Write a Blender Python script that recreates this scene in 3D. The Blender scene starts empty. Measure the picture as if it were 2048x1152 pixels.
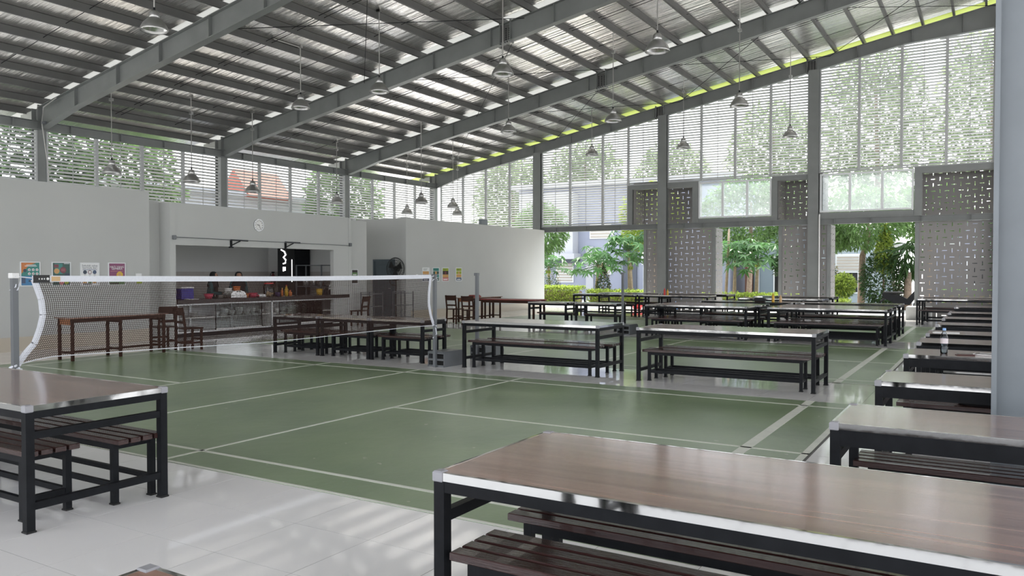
import bpy, bmesh, math, random
from mathutils import Vector, Matrix
random.seed(7)
S = bpy.context.scene
COL = S.collection
R = math.radians

# ------------------------------------------------------------------ camera
cam = bpy.data.cameras.new('camera'); co = bpy.data.objects.new('camera', cam); COL.objects.link(co)
cam.sensor_width = 36.0; cam.lens = 27.904; cam.clip_start = 0.05; cam.clip_end = 400
co.location = (0, 0, 1.5732); co.rotation_euler = (R(90 - 1.186), R(0.0), R(31.189))
S.camera = co
# ------------------------------------------------------------------ sky, sun, exposure
W = bpy.data.worlds.new('sky'); S.world = W; W.use_nodes = True
wn = W.node_tree; bgn = wn.nodes['Background']
tc = wn.nodes.new('ShaderNodeTexCoord'); sx = wn.nodes.new('ShaderNodeSeparateXYZ')
rp = wn.nodes.new('ShaderNodeValToRGB')
wn.links.new(tc.outputs['Generated'], sx.inputs[0]); wn.links.new(sx.outputs['Z'], rp.inputs[0])
wn.links.new(rp.outputs[0], bgn.inputs[0])
rp.color_ramp.elements[0].position = 0.0; rp.color_ramp.elements[0].color = (0.98, 0.98, 1.0, 1)
rp.color_ramp.elements[1].position = 0.7; rp.color_ramp.elements[1].color = (0.80, 0.87, 1.0, 1)
bgn.inputs[1].default_value = 1.6
sun = bpy.data.lights.new('sun', 'SUN'); so = bpy.data.objects.new('sun', sun); COL.objects.link(so)
sun.energy = 5.0; sun.angle = R(12); sun.color = (1.0, 0.96, 0.88)
so.rotation_euler = (R(-33), R(-10), R(0)); so.location = (0, 20, 30)
S.view_settings.view_transform = 'Standard'; S.view_settings.look = 'None'
S.view_settings.gamma = 1.0; S.view_settings.use_curve_mapping = False
S.view_settings.exposure = 1.1

# ------------------------------------------------------------------ materials
MATS = {}
def mat(name, col, rough=0.5, metal=0.0, var=0.0, vscale=6.0, bump=0.0, bscale=30.0, stretch=None, spec=0.5, trans=0.0, alpha=1.0, emit=0.0, coat=0.0):
    if name in MATS: return MATS[name]
    m = bpy.data.materials.new(name); m.use_nodes = True
    nt = m.node_tree; b = nt.nodes['Principled BSDF']
    b.inputs['Base Color'].default_value = (*col, 1); b.inputs['Roughness'].default_value = rough
    b.inputs['Metallic'].default_value = metal; b.inputs['Specular IOR Level'].default_value = spec
    b.inputs['Transmission Weight'].default_value = trans; b.inputs['Alpha'].default_value = alpha
    b.inputs['Coat Weight'].default_value = coat
    if emit: 
        b.inputs['Emission Color'].default_value = (*col, 1); b.inputs['Emission Strength'].default_value = emit
    if var or bump:
        t = nt.nodes.new('ShaderNodeTexCoord'); mp = nt.nodes.new('ShaderNodeMapping')
        nt.links.new(t.outputs['Object'], mp.inputs[0])
        if stretch: mp.inputs['Scale'].default_value = stretch
        if var:
            n = nt.nodes.new('ShaderNodeTexNoise'); n.inputs['Scale'].default_value = vscale; n.inputs['Detail'].default_value = 5
            nt.links.new(mp.outputs[0], n.inputs[0])
            r = nt.nodes.new('ShaderNodeValToRGB')
            r.color_ramp.elements[0].position = 0.3; r.color_ramp.elements[1].position = 0.7
            r.color_ramp.elements[0].color = (*[max(0, c * (1 - var)) for c in col], 1)
            r.color_ramp.elements[1].color = (*[min(1, c * (1 + var)) for c in col], 1)
            nt.links.new(n.outputs[0], r.inputs[0]); nt.links.new(r.outputs[0], b.inputs['Base Color'])
        if bump:
            n2 = nt.nodes.new('ShaderNodeTexNoise'); n2.inputs['Scale'].default_value = bscale; n2.inputs['Detail'].default_value = 3
            nt.links.new(mp.outputs[0], n2.inputs[0])
            bp = nt.nodes.new('ShaderNodeBump'); bp.inputs['Strength'].default_value = bump; bp.inputs['Distance'].default_value = 0.02
            nt.links.new(n2.outputs[0], bp.inputs['Height']); nt.links.new(bp.outputs[0], b.inputs['Normal'])
    MATS[name] = m; return m
M_STEEL = mat('grey_steel_paint', (0.19, 0.20, 0.195), 0.45, var=0.08, vscale=2)
M_COLB = mat('blue_grey_steel_paint', (0.19, 0.215, 0.235), 0.42, var=0.06, vscale=3)
M_PURL = mat('purlin_steel', (0.10, 0.10, 0.097), 0.5, 0.0, var=0.1, vscale=2)
M_WALL = mat('white_wall_paint', (0.465, 0.475, 0.46), 0.7, var=0.03, vscale=0.8)
M_KIT = mat('kitchen_wall_paint', (0.52, 0.53, 0.53), 0.7, var=0.03, vscale=0.8)
M_KTILE = mat('kitchen_wainscot', (0.36, 0.34, 0.32), 0.5, var=0.04)
M_TILE = mat('polished_porcelain', (0.90, 0.89, 0.88), 0.05, var=0.03, vscale=1.3, spec=0.6)
M_GROUT = mat('tile_grout', (0.16, 0.155, 0.15), 0.8)
M_PAVE = mat('outside_paving', (0.58, 0.56, 0.52), 0.8, var=0.1, vscale=0.7)
M_LINE = mat('court_line_paint', (0.72, 0.74, 0.66), 0.5, var=0.05, vscale=9)
M_SLATW = mat('louvre_blade', (0.52, 0.53, 0.53), 0.45)
M_MULL = mat('louvre_mullion', (0.42, 0.43, 0.43), 0.45)
M_PERF = mat('perforated_steel', (0.23, 0.22, 0.215), 0.5)
M_WFRAME = mat('white_window_frame', (0.72, 0.74, 0.75), 0.4)
M_BLACK = mat('black_steel_paint', (0.011, 0.012, 0.014), 0.45, spec=0.12, var=0.2, vscale=12)
M_SLAT = mat('dark_red_stained_wood', (0.040, 0.0175, 0.0155), 0.27, var=0.25, vscale=3, stretch=(1.5, 14, 14), bump=0.15, bscale=12, coat=0.3)
M_CHROME = mat('polished_edge_metal', (0.60, 0.60, 0.585), 0.06, 1.0, bump=0.03, bscale=5)
M_CAP = mat('grey_corner_plastic', (0.32, 0.32, 0.34), 0.4)
M_RUB = mat('rubber_foot', (0.012, 0.012, 0.012), 0.7)
M_WOOD = mat('dark_school_wood', (0.040, 0.019, 0.013), 0.5, spec=0.12, var=0.3, vscale=4, stretch=(1, 1, 8))
M_WOODO = mat('orange_wood', (0.30, 0.12, 0.05), 0.45, var=0.2, vscale=4)
M_REDTOP = mat('red_laminate', (0.22, 0.045, 0.04), 0.35, var=0.1)
M_NET = mat('brown_net_cord', (0.045, 0.026, 0.022), 0.9, spec=0.1)
M_TAPE = mat('white_tape', (0.72, 0.74, 0.80), 0.7, var=0.04, vscale=40)
M_POST = mat('grey_post_paint', (0.13, 0.14, 0.15), 0.4)
M_ALU = mat('aluminium', (0.55, 0.56, 0.57), 0.32, 0.8)
M_GRAN = mat('dark_granite', (0.03, 0.022, 0.022), 0.2, var=0.4, vscale=80)
M_WHITE = mat('white_ceramic', (0.72, 0.72, 0.70), 0.25)
M_SILV = mat('stainless', (0.7, 0.7, 0.7), 0.2, 1.0)
M_WPL = mat('white_plastic', (0.75, 0.75, 0.74), 0.4)
M_BLUE = mat('blue_plastic', (0.025, 0.02, 0.26), 0.4)
M_PINK = mat('pink_plastic', (0.55, 0.06, 0.11), 0.4)
M_RED = mat('red_plastic', (0.55, 0.03, 0.03), 0.35)
M_ORAN = mat('orange_food', (0.55, 0.16, 0.04), 0.6)
M_YEL = mat('yellow_plastic', (0.6, 0.36, 0.03), 0.4)
M_COOK = mat('cookie', (0.62, 0.42, 0.22), 0.7)
M_DBLUE = mat('door_blue_grey', (0.075, 0.10, 0.115), 0.4)
M_FANB = mat('fan_black', (0.01, 0.01, 0.01), 0.5)
M_LBLUE = mat('light_blue_plastic', (0.12, 0.35, 0.75), 0.4)
M_BAG = mat('black_bag_cloth', (0.008, 0.008, 0.01), 0.6)
M_PAPER = mat('white_paper', (0.85, 0.85, 0.85), 0.6)
M_PHONE = mat('phone_brown', (0.10, 0.045, 0.04), 0.3)
M_DARK = mat('dark_glass_door', (0.012, 0.013, 0.015), 0.15)
M_GLOW = mat('white_glow', (1, 1, 1), 0.5, emit=1.0)
def glass(name, tint, fac):
    m = bpy.data.materials.new(name); m.use_nodes = True; nt = m.node_tree; nt.nodes.clear()
    o = nt.nodes.new('ShaderNodeOutputMaterial'); mx = nt.nodes.new('ShaderNodeMixShader')
    tr = nt.nodes.new('ShaderNodeBsdfTransparent'); gl = nt.nodes.new('ShaderNodeBsdfGlossy')
    tr.inputs[0].default_value = (*tint, 1); gl.inputs['Roughness'].default_value = 0.03
    fr = nt.nodes.new('ShaderNodeFresnel'); fr.inputs[0].default_value = fac
    nt.links.new(fr.outputs[0], mx.inputs[0]); nt.links.new(tr.outputs[0], mx.inputs[1]); nt.links.new(gl.outputs[0], mx.inputs[2])
    nt.links.new(mx.outputs[0], o.inputs[0]); return m
M_GLASS = glass('cabinet_glass', (0.90, 0.93, 0.93), 1.45)
def dusty():
    m = glass('dusty_window_glass', (0.95, 0.97, 0.97), 1.45); nt = m.node_tree; o = nt.nodes['Material Output']; src = o.inputs[0].links[0].from_socket
    mx = nt.nodes.new('ShaderNodeMixShader'); t = nt.nodes.new('ShaderNodeBsdfTranslucent'); t.inputs[0].default_value = (0.9, 0.95, 0.97, 1)
    n = nt.nodes.new('ShaderNodeTexNoise'); n.inputs['Scale'].default_value = 3.0; r = nt.nodes.new('ShaderNodeMapRange'); r.inputs[3].default_value = 0.10; r.inputs[4].default_value = 0.22
    nt.links.new(n.outputs[0], r.inputs[0]); nt.links.new(r.outputs[0], mx.inputs[0]); nt.links.new(src, mx.inputs[1]); nt.links.new(t.outputs[0], mx.inputs[2]); nt.links.new(mx.outputs[0], o.inputs[0]); return m
M_DUSTY = dusty()
M_CLEAR = glass('clear_plastic', (0.82, 0.86, 0.90), 1.4)
def frosted(name, col, tl):
    m = bpy.data.materials.new(name); m.use_nodes = True; nt = m.node_tree; nt.nodes.clear()
    o = nt.nodes.new('ShaderNodeOutputMaterial'); mx = nt.nodes.new('ShaderNodeMixShader'); mx.inputs[0].default_value = tl
    d = nt.nodes.new('ShaderNodeBsdfDiffuse'); t = nt.nodes.new('ShaderNodeBsdfTranslucent')
    d.inputs[0].default_value = (*col, 1); t.inputs[0].default_value = (*col, 1)
    nt.links.new(d.outputs[0], mx.inputs[1]); nt.links.new(t.outputs[0], mx.inputs[2]); nt.links.new(mx.outputs[0], o.inputs[0])
    return m
M_STRIPW = frosted('white_daylight_sheet', (0.62, 0.62, 0.60), 0.5)
M_STRIPG = frosted('plant_bounce_lime_sheet', (0.58, 0.63, 0.30), 0.45)  # lime tint puts the light reflected by the garden plants into the colour
def leafmat(name, c, tl=0.35, var=0.35):
    m = bpy.data.materials.new(name); m.use_nodes = True; nt = m.node_tree; nt.nodes.clear()
    o = nt.nodes.new('ShaderNodeOutputMaterial'); mx = nt.nodes.new('ShaderNodeMixShader'); mx.inputs[0].default_value = tl
    d = nt.nodes.new('ShaderNodeBsdfPrincipled'); d.inputs['Roughness'].default_value = 0.45
    t = nt.nodes.new('ShaderNodeBsdfTranslucent')
    g = nt.nodes.new('ShaderNodeNewGeometry'); r = nt.nodes.new('ShaderNodeValToRGB')
    r.color_ramp.elements[0].color = (*[x * (1 - var) for x in c], 1); r.color_ramp.elements[1].color = (*[min(1, x * (1 + var)) for x in c], 1)
    oi = nt.nodes.new('ShaderNodeObjectInfo'); ad = nt.nodes.new('ShaderNodeMath'); ad.operation = 'ADD'; fr = nt.nodes.new('ShaderNodeMath'); fr.operation = 'FRACT'
    nt.links.new(g.outputs['Random Per Island'], ad.inputs[0]); nt.links.new(oi.outputs['Random'], ad.inputs[1]); nt.links.new(ad.outputs[0], fr.inputs[0]); nt.links.new(fr.outputs[0], r.inputs[0])
    nt.links.new(r.outputs[0], d.inputs['Base Color']); nt.links.new(r.outputs[0], t.inputs[0])
    nt.links.new(d.outputs[0], mx.inputs[1]); nt.links.new(t.outputs[0], mx.inputs[2]); nt.links.new(mx.outputs[0], o.inputs[0])
    return m
M_LEAF = leafmat('mid_green_leaf', (0.15, 0.26, 0.085))
M_LEAFD = leafmat('dark_green_leaf', (0.06, 0.12, 0.04))
M_LEAFY = leafmat('yellow_green_leaf', (0.36, 0.46, 0.09))
M_LEAFP = leafmat('papaya_leaf', (0.085, 0.20, 0.06), 0.4, 0.3)
M_LEAFPALE = leafmat('pale_green_leaf', (0.27, 0.35, 0.19), 0.45)
M_LEAFO = leafmat('golden_tip_leaf', (0.27, 0.23, 0.07))
M_TRUNK = mat('bark', (0.32, 0.24, 0.185), 0.85, var=0.3, vscale=10, bump=0.4)
M_TRUNKP = mat('papaya_bark', (0.36, 0.28, 0.19), 0.8, var=0.2, vscale=10, bump=0.3)
M_BLD = mat('lavender_house_wall', (0.30, 0.32, 0.40), 0.8, var=0.04, vscale=0.5)
M_BLDW = mat('white_house_wall', (0.46, 0.47, 0.50), 0.8, var=0.03, vscale=0.5)
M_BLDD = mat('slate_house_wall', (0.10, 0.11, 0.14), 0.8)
M_ROOFR = mat('red_roof_tile', (0.40, 0.10, 0.06), 0.7)
M_SHUT = mat('pale_shutter', (0.42, 0.38, 0.33), 0.6)
M_HIJAB = mat('black_scarf_cloth', (0.008, 0.008, 0.010), 0.8)
M_TEAL = mat('teal_shirt_cloth', (0.030, 0.10, 0.11), 0.8)
M_SKIN = mat('skin', (0.30, 0.16, 0.10), 0.5)

# roof foil: ribbed reflective insulation sheet
def foil():
    m = bpy.data.materials.new('roof_foil'); m.use_nodes = True; nt = m.node_tree; b = nt.nodes['Principled BSDF']
    b.inputs['Base Color'].default_value = (0.7, 0.68, 0.66, 1); b.inputs['Metallic'].default_value = 0.92; b.inputs['Roughness'].default_value = 0.24
    t = nt.nodes.new('ShaderNodeTexCoord'); mp = nt.nodes.new('ShaderNodeMapping'); mp.inputs['Scale'].default_value = (0.25, 3.2, 1)
    n = nt.nodes.new('ShaderNodeTexNoise'); n.inputs['Scale'].default_value = 2.2; n.inputs['Detail'].default_value = 4
    nt.links.new(t.outputs['Object'], mp.inputs[0]); nt.links.new(mp.outputs[0], n.inputs[0])
    bp = nt.nodes.new('ShaderNodeBump'); bp.inputs['Strength'].default_value = 0.55; bp.inputs['Distance'].default_value = 0.06
    nt.links.new(n.outputs[0], bp.inputs['Height']); nt.links.new(bp.outputs[0], b.inputs['Normal'])
    r = nt.nodes.new('ShaderNodeValToRGB'); r.color_ramp.elements[0].color = (0.74, 0.72, 0.70, 1); r.color_ramp.elements[1].color = (0.90, 0.88, 0.86, 1)
    nt.links.new(n.outputs[0], r.inputs[0]); nt.links.new(r.outputs[0], b.inputs['Base Color'])
    return m
M_FOIL = foil()
# court paint
def courtmat():
    m = bpy.data.materials.new('green_court_paint'); m.use_nodes = True; nt = m.node_tree; b = nt.nodes['Principled BSDF']
    t = nt.nodes.new('ShaderNodeTexCoord'); n = nt.nodes.new('ShaderNodeTexNoise'); n.inputs['Scale'].default_value = 0.9; n.inputs['Detail'].default_value = 6
    nt.links.new(t.outputs['Object'], n.inputs[0]); r = nt.nodes.new('ShaderNodeValToRGB')
    r.color_ramp.elements[0].position = 0.3; r.color_ramp.elements[1].position = 0.72
    r.color_ramp.elements[0].color = (0.18, 0.252, 0.143, 1); r.color_ramp.elements[1].color = (0.26, 0.345, 0.193, 1)
    nt.links.new(n.outputs[0], r.inputs[0])
    # chips and specks in the paint
    n3 = nt.nodes.new('ShaderNodeTexNoise'); n3.inputs['Scale'].default_value = 9; n3.inputs['Detail'].default_value = 2
    nt.links.new(t.outputs['Object'], n3.inputs[0])
    rc = nt.nodes.new('ShaderNodeValToRGB'); rc.color_ramp.elements[0].position = 0.735; rc.color_ramp.elements[1].position = 0.75
    rc.color_ramp.elements[0].color = (0, 0, 0, 1); rc.color_ramp.elements[1].color = (1, 1, 1, 1); nt.links.new(n3.outputs[0], rc.inputs[0])
    mx = nt.nodes.new('ShaderNodeMix'); mx.data_type = 'RGBA'; nt.links.new(rc.outputs[0], mx.inputs['Factor'])
    nt.links.new(r.outputs[0], mx.inputs[6]); mx.inputs[7].default_value = (0.42, 0.45, 0.36, 1)
    nt.links.new(mx.outputs[2], b.inputs['Base Color'])
    b.inputs['Roughness'].default_value = 0.28; b.inputs['Specular IOR Level'].default_value = 0.5
    n2 = nt.nodes.new('ShaderNodeTexNoise'); n2.inputs['Scale'].default_value = 5; n2.inputs['Detail'].default_value = 3
    nt.links.new(t.outputs['Object'], n2.inputs[0]); bp = nt.nodes.new('ShaderNodeBump'); bp.inputs['Strength'].default_value = 0.25; bp.inputs['Distance'].default_value = 0.02
    nt.links.new(n2.outputs[0], bp.inputs['Height']); nt.links.new(bp.outputs[0], b.inputs['Normal'])
    return m
M_COURT = courtmat()
# table laminate: long streaky grain along the table (object x)
def laminate():
    m = bpy.data.materials.new('brown_laminate'); m.use_nodes = True; nt = m.node_tree; b = nt.nodes['Principled BSDF']
    t = nt.nodes.new('ShaderNodeTexCoord'); mp = nt.nodes.new('ShaderNodeMapping'); mp.inputs['Scale'].default_value = (0.45, 8, 1)
    n = nt.nodes.new('ShaderNodeTexNoise'); n.inputs['Scale'].default_value = 2.5; n.inputs['Detail'].default_value = 7; n.inputs['Distortion'].default_value = 0.6
    nt.links.new(t.outputs['Object'], mp.inputs[0]); nt.links.new(mp.outputs[0], n.inputs[0])
    r = nt.nodes.new('ShaderNodeValToRGB'); r.color_ramp.elements[0].position = 0.36; r.color_ramp.elements[1].position = 0.64
    r.color_ramp.elements[0].color = (0.165, 0.072, 0.049, 1); r.color_ramp.elements[1].color = (0.35, 0.19, 0.136, 1)
    nt.links.new(n.outputs[0], r.inputs[0]); nt.links.new(r.outputs[0], b.inputs['Base Color'])
    b.inputs['Roughness'].default_value = 0.24; b.inputs['Specular IOR Level'].default_value = 0.8; b.inputs['Coat Weight'].default_value = 0.8; b.inputs['Coat Roughness'].default_value = 0.12; b.inputs['Coat IOR'].default_value = 1.6
    bp = nt.nodes.new('ShaderNodeBump'); bp.inputs['Strength'].default_value = 0.06; bp.inputs['Distance'].default_value = 0.01
    nt.links.new(n.outputs[0], bp.inputs['Height']); nt.links.new(bp.outputs[0], b.inputs['Normal'])
    return m
M_LAM = laminate()

# ------------------------------------------------------------------ mesh helpers
class MB:
    def __init__(s): s.v = []; s.f = []
    def add(s, vs, fs):
        o = len(s.v); s.v += [tuple(p) for p in vs]; s.f += [tuple(i + o for i in f) for f in fs]; return s
    def box(s, x0, x1, y0, y1, z0, z1):
        return s.add([(x0,y0,z0),(x1,y0,z0),(x1,y1,z0),(x0,y1,z0),(x0,y0,z1),(x1,y0,z1),(x1,y1,z1),(x0,y1,z1)],
                     [(0,3,2,1),(4,5,6,7),(0,1,5,4),(1,2,6,5),(2,3,7,6),(3,0,4,7)])
    def bbox(s, x0, x1, y0, y1, z0, z1, b=0.004):
        # chamfered box: top and bottom edges cut
        vs = []; 
        for z, i in ((z0, b), (z0 + b, 0), (z1 - b, 0), (z1, b)):
            vs += [(x0+i,y0+i,z),(x1-i,y0+i,z),(x1-i,y1-i,z),(x0+i,y1-i,z)]
        fs = [(3,2,1,0),(12,13,14,15)]
        for k in range(3):
            for j in range(4): fs.append((k*4+j, k*4+(j+1)%4, (k+1)*4+(j+1)%4, (k+1)*4+j))
        return s.add(vs, fs)
    def bar(s, p, q, w, h, up=(0,0,1)):
        p = Vector(p); q = Vector(q); d = (q - p).normalized(); u = Vector(up)
        r = d.cross(u)
        if r.length < 1e-5: r = d.cross(Vector((1,0,0)))
        r.normalize(); u = r.cross(d); r *= w/2; u *= h/2
        vs = [p-r-u, p+r-u, p+r+u, p-r+u, q-r-u, q+r-u, q+r+u, q-r+u]
        return s.add(vs, [(3,2,1,0),(4,5,6,7),(0,1,5,4),(1,2,6,5),(2,3,7,6),(3,0,4,7)])
    def tube(s, pts, r, n=8, cap=True):
        pts = [Vector(p) for p in pts]; rings = []; m = len(pts)
        rr = r if isinstance(r, (list, tuple)) else [r] * m
        for i, p in enumerate(pts):
            d = (pts[min(i+1, m-1)] - pts[max(i-1, 0)]).normalized()
            a = d.cross(Vector((0,0,1)) if abs(d.z) < 0.9 else Vector((1,0,0))).normalized(); b = d.cross(a)
            rings.append([p + (a*math.cos(t) + b*math.sin(t)) * rr[i] for t in [2*math.pi*k/n for k in range(n)]])
        vs = [v for g in rings for v in g]; fs = []
        for i in range(m-1):
            for k in range(n): fs.append((i*n+k, i*n+(k+1)%n, (i+1)*n+(k+1)%n, (i+1)*n+k))
        if cap: fs.append(tuple(range(n))[::-1]); fs.append(tuple(range((m-1)*n, m*n)))
        return s.add(vs, fs)
    def lathe(s, prof, n=24, c=(0,0,0), cap=False):
        vs = []; fs = []; m = len(prof)
        for (r, z) in prof:
            for k in range(n):
                t = 2*math.pi*k/n; vs.append((c[0]+r*math.cos(t), c[1]+r*math.sin(t), c[2]+z))
        for i in range(m-1):
            for k in range(n): fs.append((i*n+k, i*n+(k+1)%n, (i+1)*n+(k+1)%n, (i+1)*n+k))
        if cap: fs.append(tuple(range(n))[::-1]); fs.append(tuple(range((m-1)*n, m*n)))
        return s.add(vs, fs)
    def prism(s, poly, a, b, axis='y'):
        n = len(poly)
        f = {'y': lambda p, t: (p[0], t, p[1]), 'x': lambda p, t: (t, p[0], p[1]), 'z': lambda p, t: (p[0], p[1], t)}[axis]
        vs = [f(p, a) for p in poly] + [f(p, b) for p in poly]
        fs = [tuple(range(n))[::-1], tuple(range(n, 2*n))] + [(k, (k+1)%n, n+(k+1)%n, n+k) for k in range(n)]
        return s.add(vs, fs)
    def quad(s, a, b, c, d): return s.add([a,b,c,d], [(0,1,2,3)])
    def disc(s, c, r, n, axis='x', t=0.002):
        p = [(r*math.cos(2*math.pi*k/n), r*math.sin(2*math.pi*k/n)) for k in range(n)]
        if axis == 'x': return s.prism([(c[1]+a, c[2]+b) for a, b in p], c[0], c[0]+t, 'x')
        if axis == 'y': return s.prism([(c[0]+a, c[2]+b) for a, b in p], c[1], c[1]+t, 'y')
        return s.prism([(c[0]+a, c[1]+b) for a, b in p], c[2], c[2]+t, 'z')
    def mesh(s, name, m, smooth=False):
        me = bpy.data.meshes.new(name); me.from_pydata(s.v, [], s.f); me.materials.append(m)
        bm = bmesh.new(); bm.from_mesh(me); bmesh.ops.recalc_face_normals(bm, faces=bm.faces); bm.to_mesh(me); bm.free()
        if smooth:
            for p in me.polygons: p.use_smooth = True
            me.update()
        return me
    def build(s, name, m, parent=None, smooth=False):
        return link(name, s.mesh(name, m, smooth), parent)
def link(name, me, parent=None, loc=None):
    o = bpy.data.objects.new(name, me); COL.objects.link(o); o.parent = parent
    if loc: o.location = loc
    return o
def tag(o, label=None, cat=None, group=None, kind=None):
    if label: o['label'] = label
    if cat: o['category'] = cat
    if group: o['group'] = group
    if kind: o['kind'] = kind
    return o
def thing(name, label, cat, loc=(0,0,0), rz=0, group=None, kind=None):
    o = bpy.data.objects.new(name, None); COL.objects.link(o); o.empty_display_size = 0.2
    o.location = loc; o.rotation_euler = (0, 0, R(rz)); return tag(o, label, cat, group, kind)
def copy_tree(o, parent=None):
    c = o.copy(); COL.objects.link(c); c.parent = parent
    for ch in list(o.children): copy_tree(ch, c)
    return c
def text(body, size, m, name, parent, loc, rot, align='CENTER', thick=0.0):
    cu = bpy.data.curves.new(name, 'FONT'); cu.body = body; cu.size = size; cu.align_x = align; cu.extrude = thick; cu.resolution_u = 2
    o = bpy.data.objects.new(name, cu); COL.objects.link(o)
    dg = bpy.context.evaluated_depsgraph_get(); dg.update()
    me = bpy.data.meshes.new_from_object(o.evaluated_get(dg)); bpy.data.objects.remove(o)
    me.materials.clear(); me.materials.append(m)
    t = link(name, me, parent, loc); t.rotation_euler = rot; return tag(t, kind='stuff')

# ------------------------------------------------------------------ main dimensions
XE = -22.28; YG = 29.95; XW = -16.43; WH = 3.36; FY = [6.0, 11.97, 17.97, 23.96, 29.95]
SL = 0.1835
def zt(x): return 6.06 + SL * (x - XE) if x < 0.3 else 6.06 + SL * (0.3 - XE) - SL * (x - 0.3)

# ------------------------------------------------------------------ floor
fl = MB().box(XE - 1, 14, -11, YG + 0.9, -0.2, -0.0009).build('floor', M_GROUT)
tag(fl, 'glossy off white porcelain tile floor of the hall', None, kind='structure')
COURTS = [(-14.29, -1.335, 4.116, 10.085), (-14.29, -1.335, 11.93, 17.85), (-14.29, -1.335, 19.66, 25.30)]
TS = 0.6; tiles = []
def in_court(x0, x1, y0, y1):
    # remaining pieces of the tile outside the courts
    for (a, b, c, d) in COURTS:
        if x0 >= a - 1e-6 and x1 <= b + 1e-6 and y0 >= c - 1e-6 and y1 <= d + 1e-6: return []
        if x1 > a and x0 < b and y1 > c and y0 < d:
            out = []
            if x0 < a: out.append((x0, a, y0, y1))
            if x1 > b: out.append((b, x1, y0, y1))
            xa, xb = max(x0, a), min(x1, b)
            if y0 < c: out.append((xa, xb, y0, c))
            if y1 > d: out.append((xa, xb, d, y1))
            return out
    return [(x0, x1, y0, y1)]
ix = 0
x = -3.113 - TS * 33
while x < 8:
    y = 3.516 - TS * 14
    while y < YG + 0.7:
        for p in in_court(x, x + TS, y, y + TS):
            if p[1] - p[0] > 0.03 and p[3] - p[2] > 0.03: tiles.append(p)
        y += TS
    x += TS
def vis(p):
    cx, cy = (p[0]+p[1])/2, (p[2]+p[3])/2
    a = math.degrees(math.atan2(-cx, cy)) - 31.19
    d = math.hypot(cx, cy)
    return (abs(a) < 33.5 and d > 3.2, -d)
order = sorted(range(len(tiles)), key=lambda i: vis(tiles[i]), reverse=True)
unit = {}
g = 0.0018
rest = MB()
for n, i in enumerate(order):
    x0, x1, y0, y1 = tiles[i]; w, h = round(x1 - x0, 3), round(y1 - y0, 3)
    if n < 300:
        if (w, h) not in unit: unit[(w, h)] = MB().box(g, w - g, g, h - g, -0.02, 0.0).mesh('tile', M_TILE)
        link('tile', unit[(w, h)], fl, (x0, y0, 0))
    else: rest.box(x0 + g, x1 - g, y0 + g, y1 - g, -0.02, 0.0)
tag(rest.build('tile_field', M_TILE, fl), kind='stuff')
gr = MB().box(-90, 60, -40, 110, -0.5, -0.24).build('floor_outside', M_PAVE); tag(gr, 'pale paving and yard around the hall', None, kind='structure')
yard = MB().box(-40, 20, YG + 0.9, 40, -0.24, -0.05).build('floor_terrace', M_PAVE); tag(yard, 'pale paved terrace beyond the open end', None, kind='structure')

COURT_LAB = ['green painted badminton court nearest the camera under the net', 'green painted middle badminton court behind the two grey table rows', 'green painted far badminton court nearest the perforated screens']
for (a, b, c, d), lab in zip(COURTS, COURT_LAB):
    ct = MB().box(a + 0.002, b - 0.002, c + 0.002, d - 0.002, -0.02, 0.003).build('floor_court', M_COURT); tag(ct, lab, None, kind='structure')
    ym, yn, yf = (c+d)/2 + 0.03, c + 0.405, d - 0.375
    def ln(x0, x1, y0, y1): MB().box(x0, x1, y0, y1, 0.0028, 0.0045).build('court_line', M_LINE, ct)
    ln(a + 0.1, b, yn - 0.022, yn + 0.022); ln(a + 0.1, b, yf - 0.02, yf + 0.02)
    ln(-13.84, -9.77, ym - 0.02, ym + 0.02); ln(-5.92, b, ym - 0.02, ym + 0.02)
    ln(-13.86, -13.82, c, d)
    for xx in (-9.77, -7.84, -5.92): ln(xx - 0.02, xx + 0.02, c, d)
    ln(-1.92, -1.82, c, d)
    ln(a, b, c, c + 0.035); ln(b - 0.06, b, c, d)

# ------------------------------------------------------------------ roof
ceil = MB(); TH = 0.02
YB0 = -10.0
def rseg(mb, x0, x1, y0, y1, off=0.165, th=TH):
    for (xa, xb) in ((x0, min(x1, 0.3)), (max(x0, 0.3), x1)):
        if xb > xa + 1e-6:
            mb.add([(xa,y0,zt(xa)+off),(xb,y0,zt(xb)+off),(xb,y1,zt(xb)+off),(xa,y1,zt(xa)+off),
                    (xa,y0,zt(xa)+off+th),(xb,y0,zt(xb)+off+th),(xb,y1,zt(xb)+off+th),(xa,y1,zt(xa)+off+th)],
                   [(0,3,2,1),(4,5,6,7),(0,1,5,4),(1,2,6,5),(2,3,7,6),(3,0,4,7)])
XR0, XR1 = XE - 1.8, 13.0
cuts = [YB0]
for fy in FY[:-1]: cuts += [fy - 0.06, fy + 0.85]
cuts += [YG - 0.06]
for k in range(0, len(cuts) - 1):
    if k % 2 == 0: rseg(ceil, XR0, XR1, cuts[k], cuts[k+1])
ceil_o = ceil.build('ceiling', M_FOIL); tag(ceil_o, 'sloping metal roof lined with silvery foil insulation', None, kind='structure')
PX = [-0.267 - 0.9075 * k for k in range(26)] + [0.867 + 0.9075 * k for k in range(14)]
for i, fy in enumerate(FY):
    st = MB()
    n = int((XR1 - XR0) / 0.3)
    rseg(st, XR0, XR1, fy - 0.06, fy + (1.35 if i == 4 else 0.85))
    st.build('daylight_strip', M_STRIPG if i == 4 else M_STRIPW, ceil_o)
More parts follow.
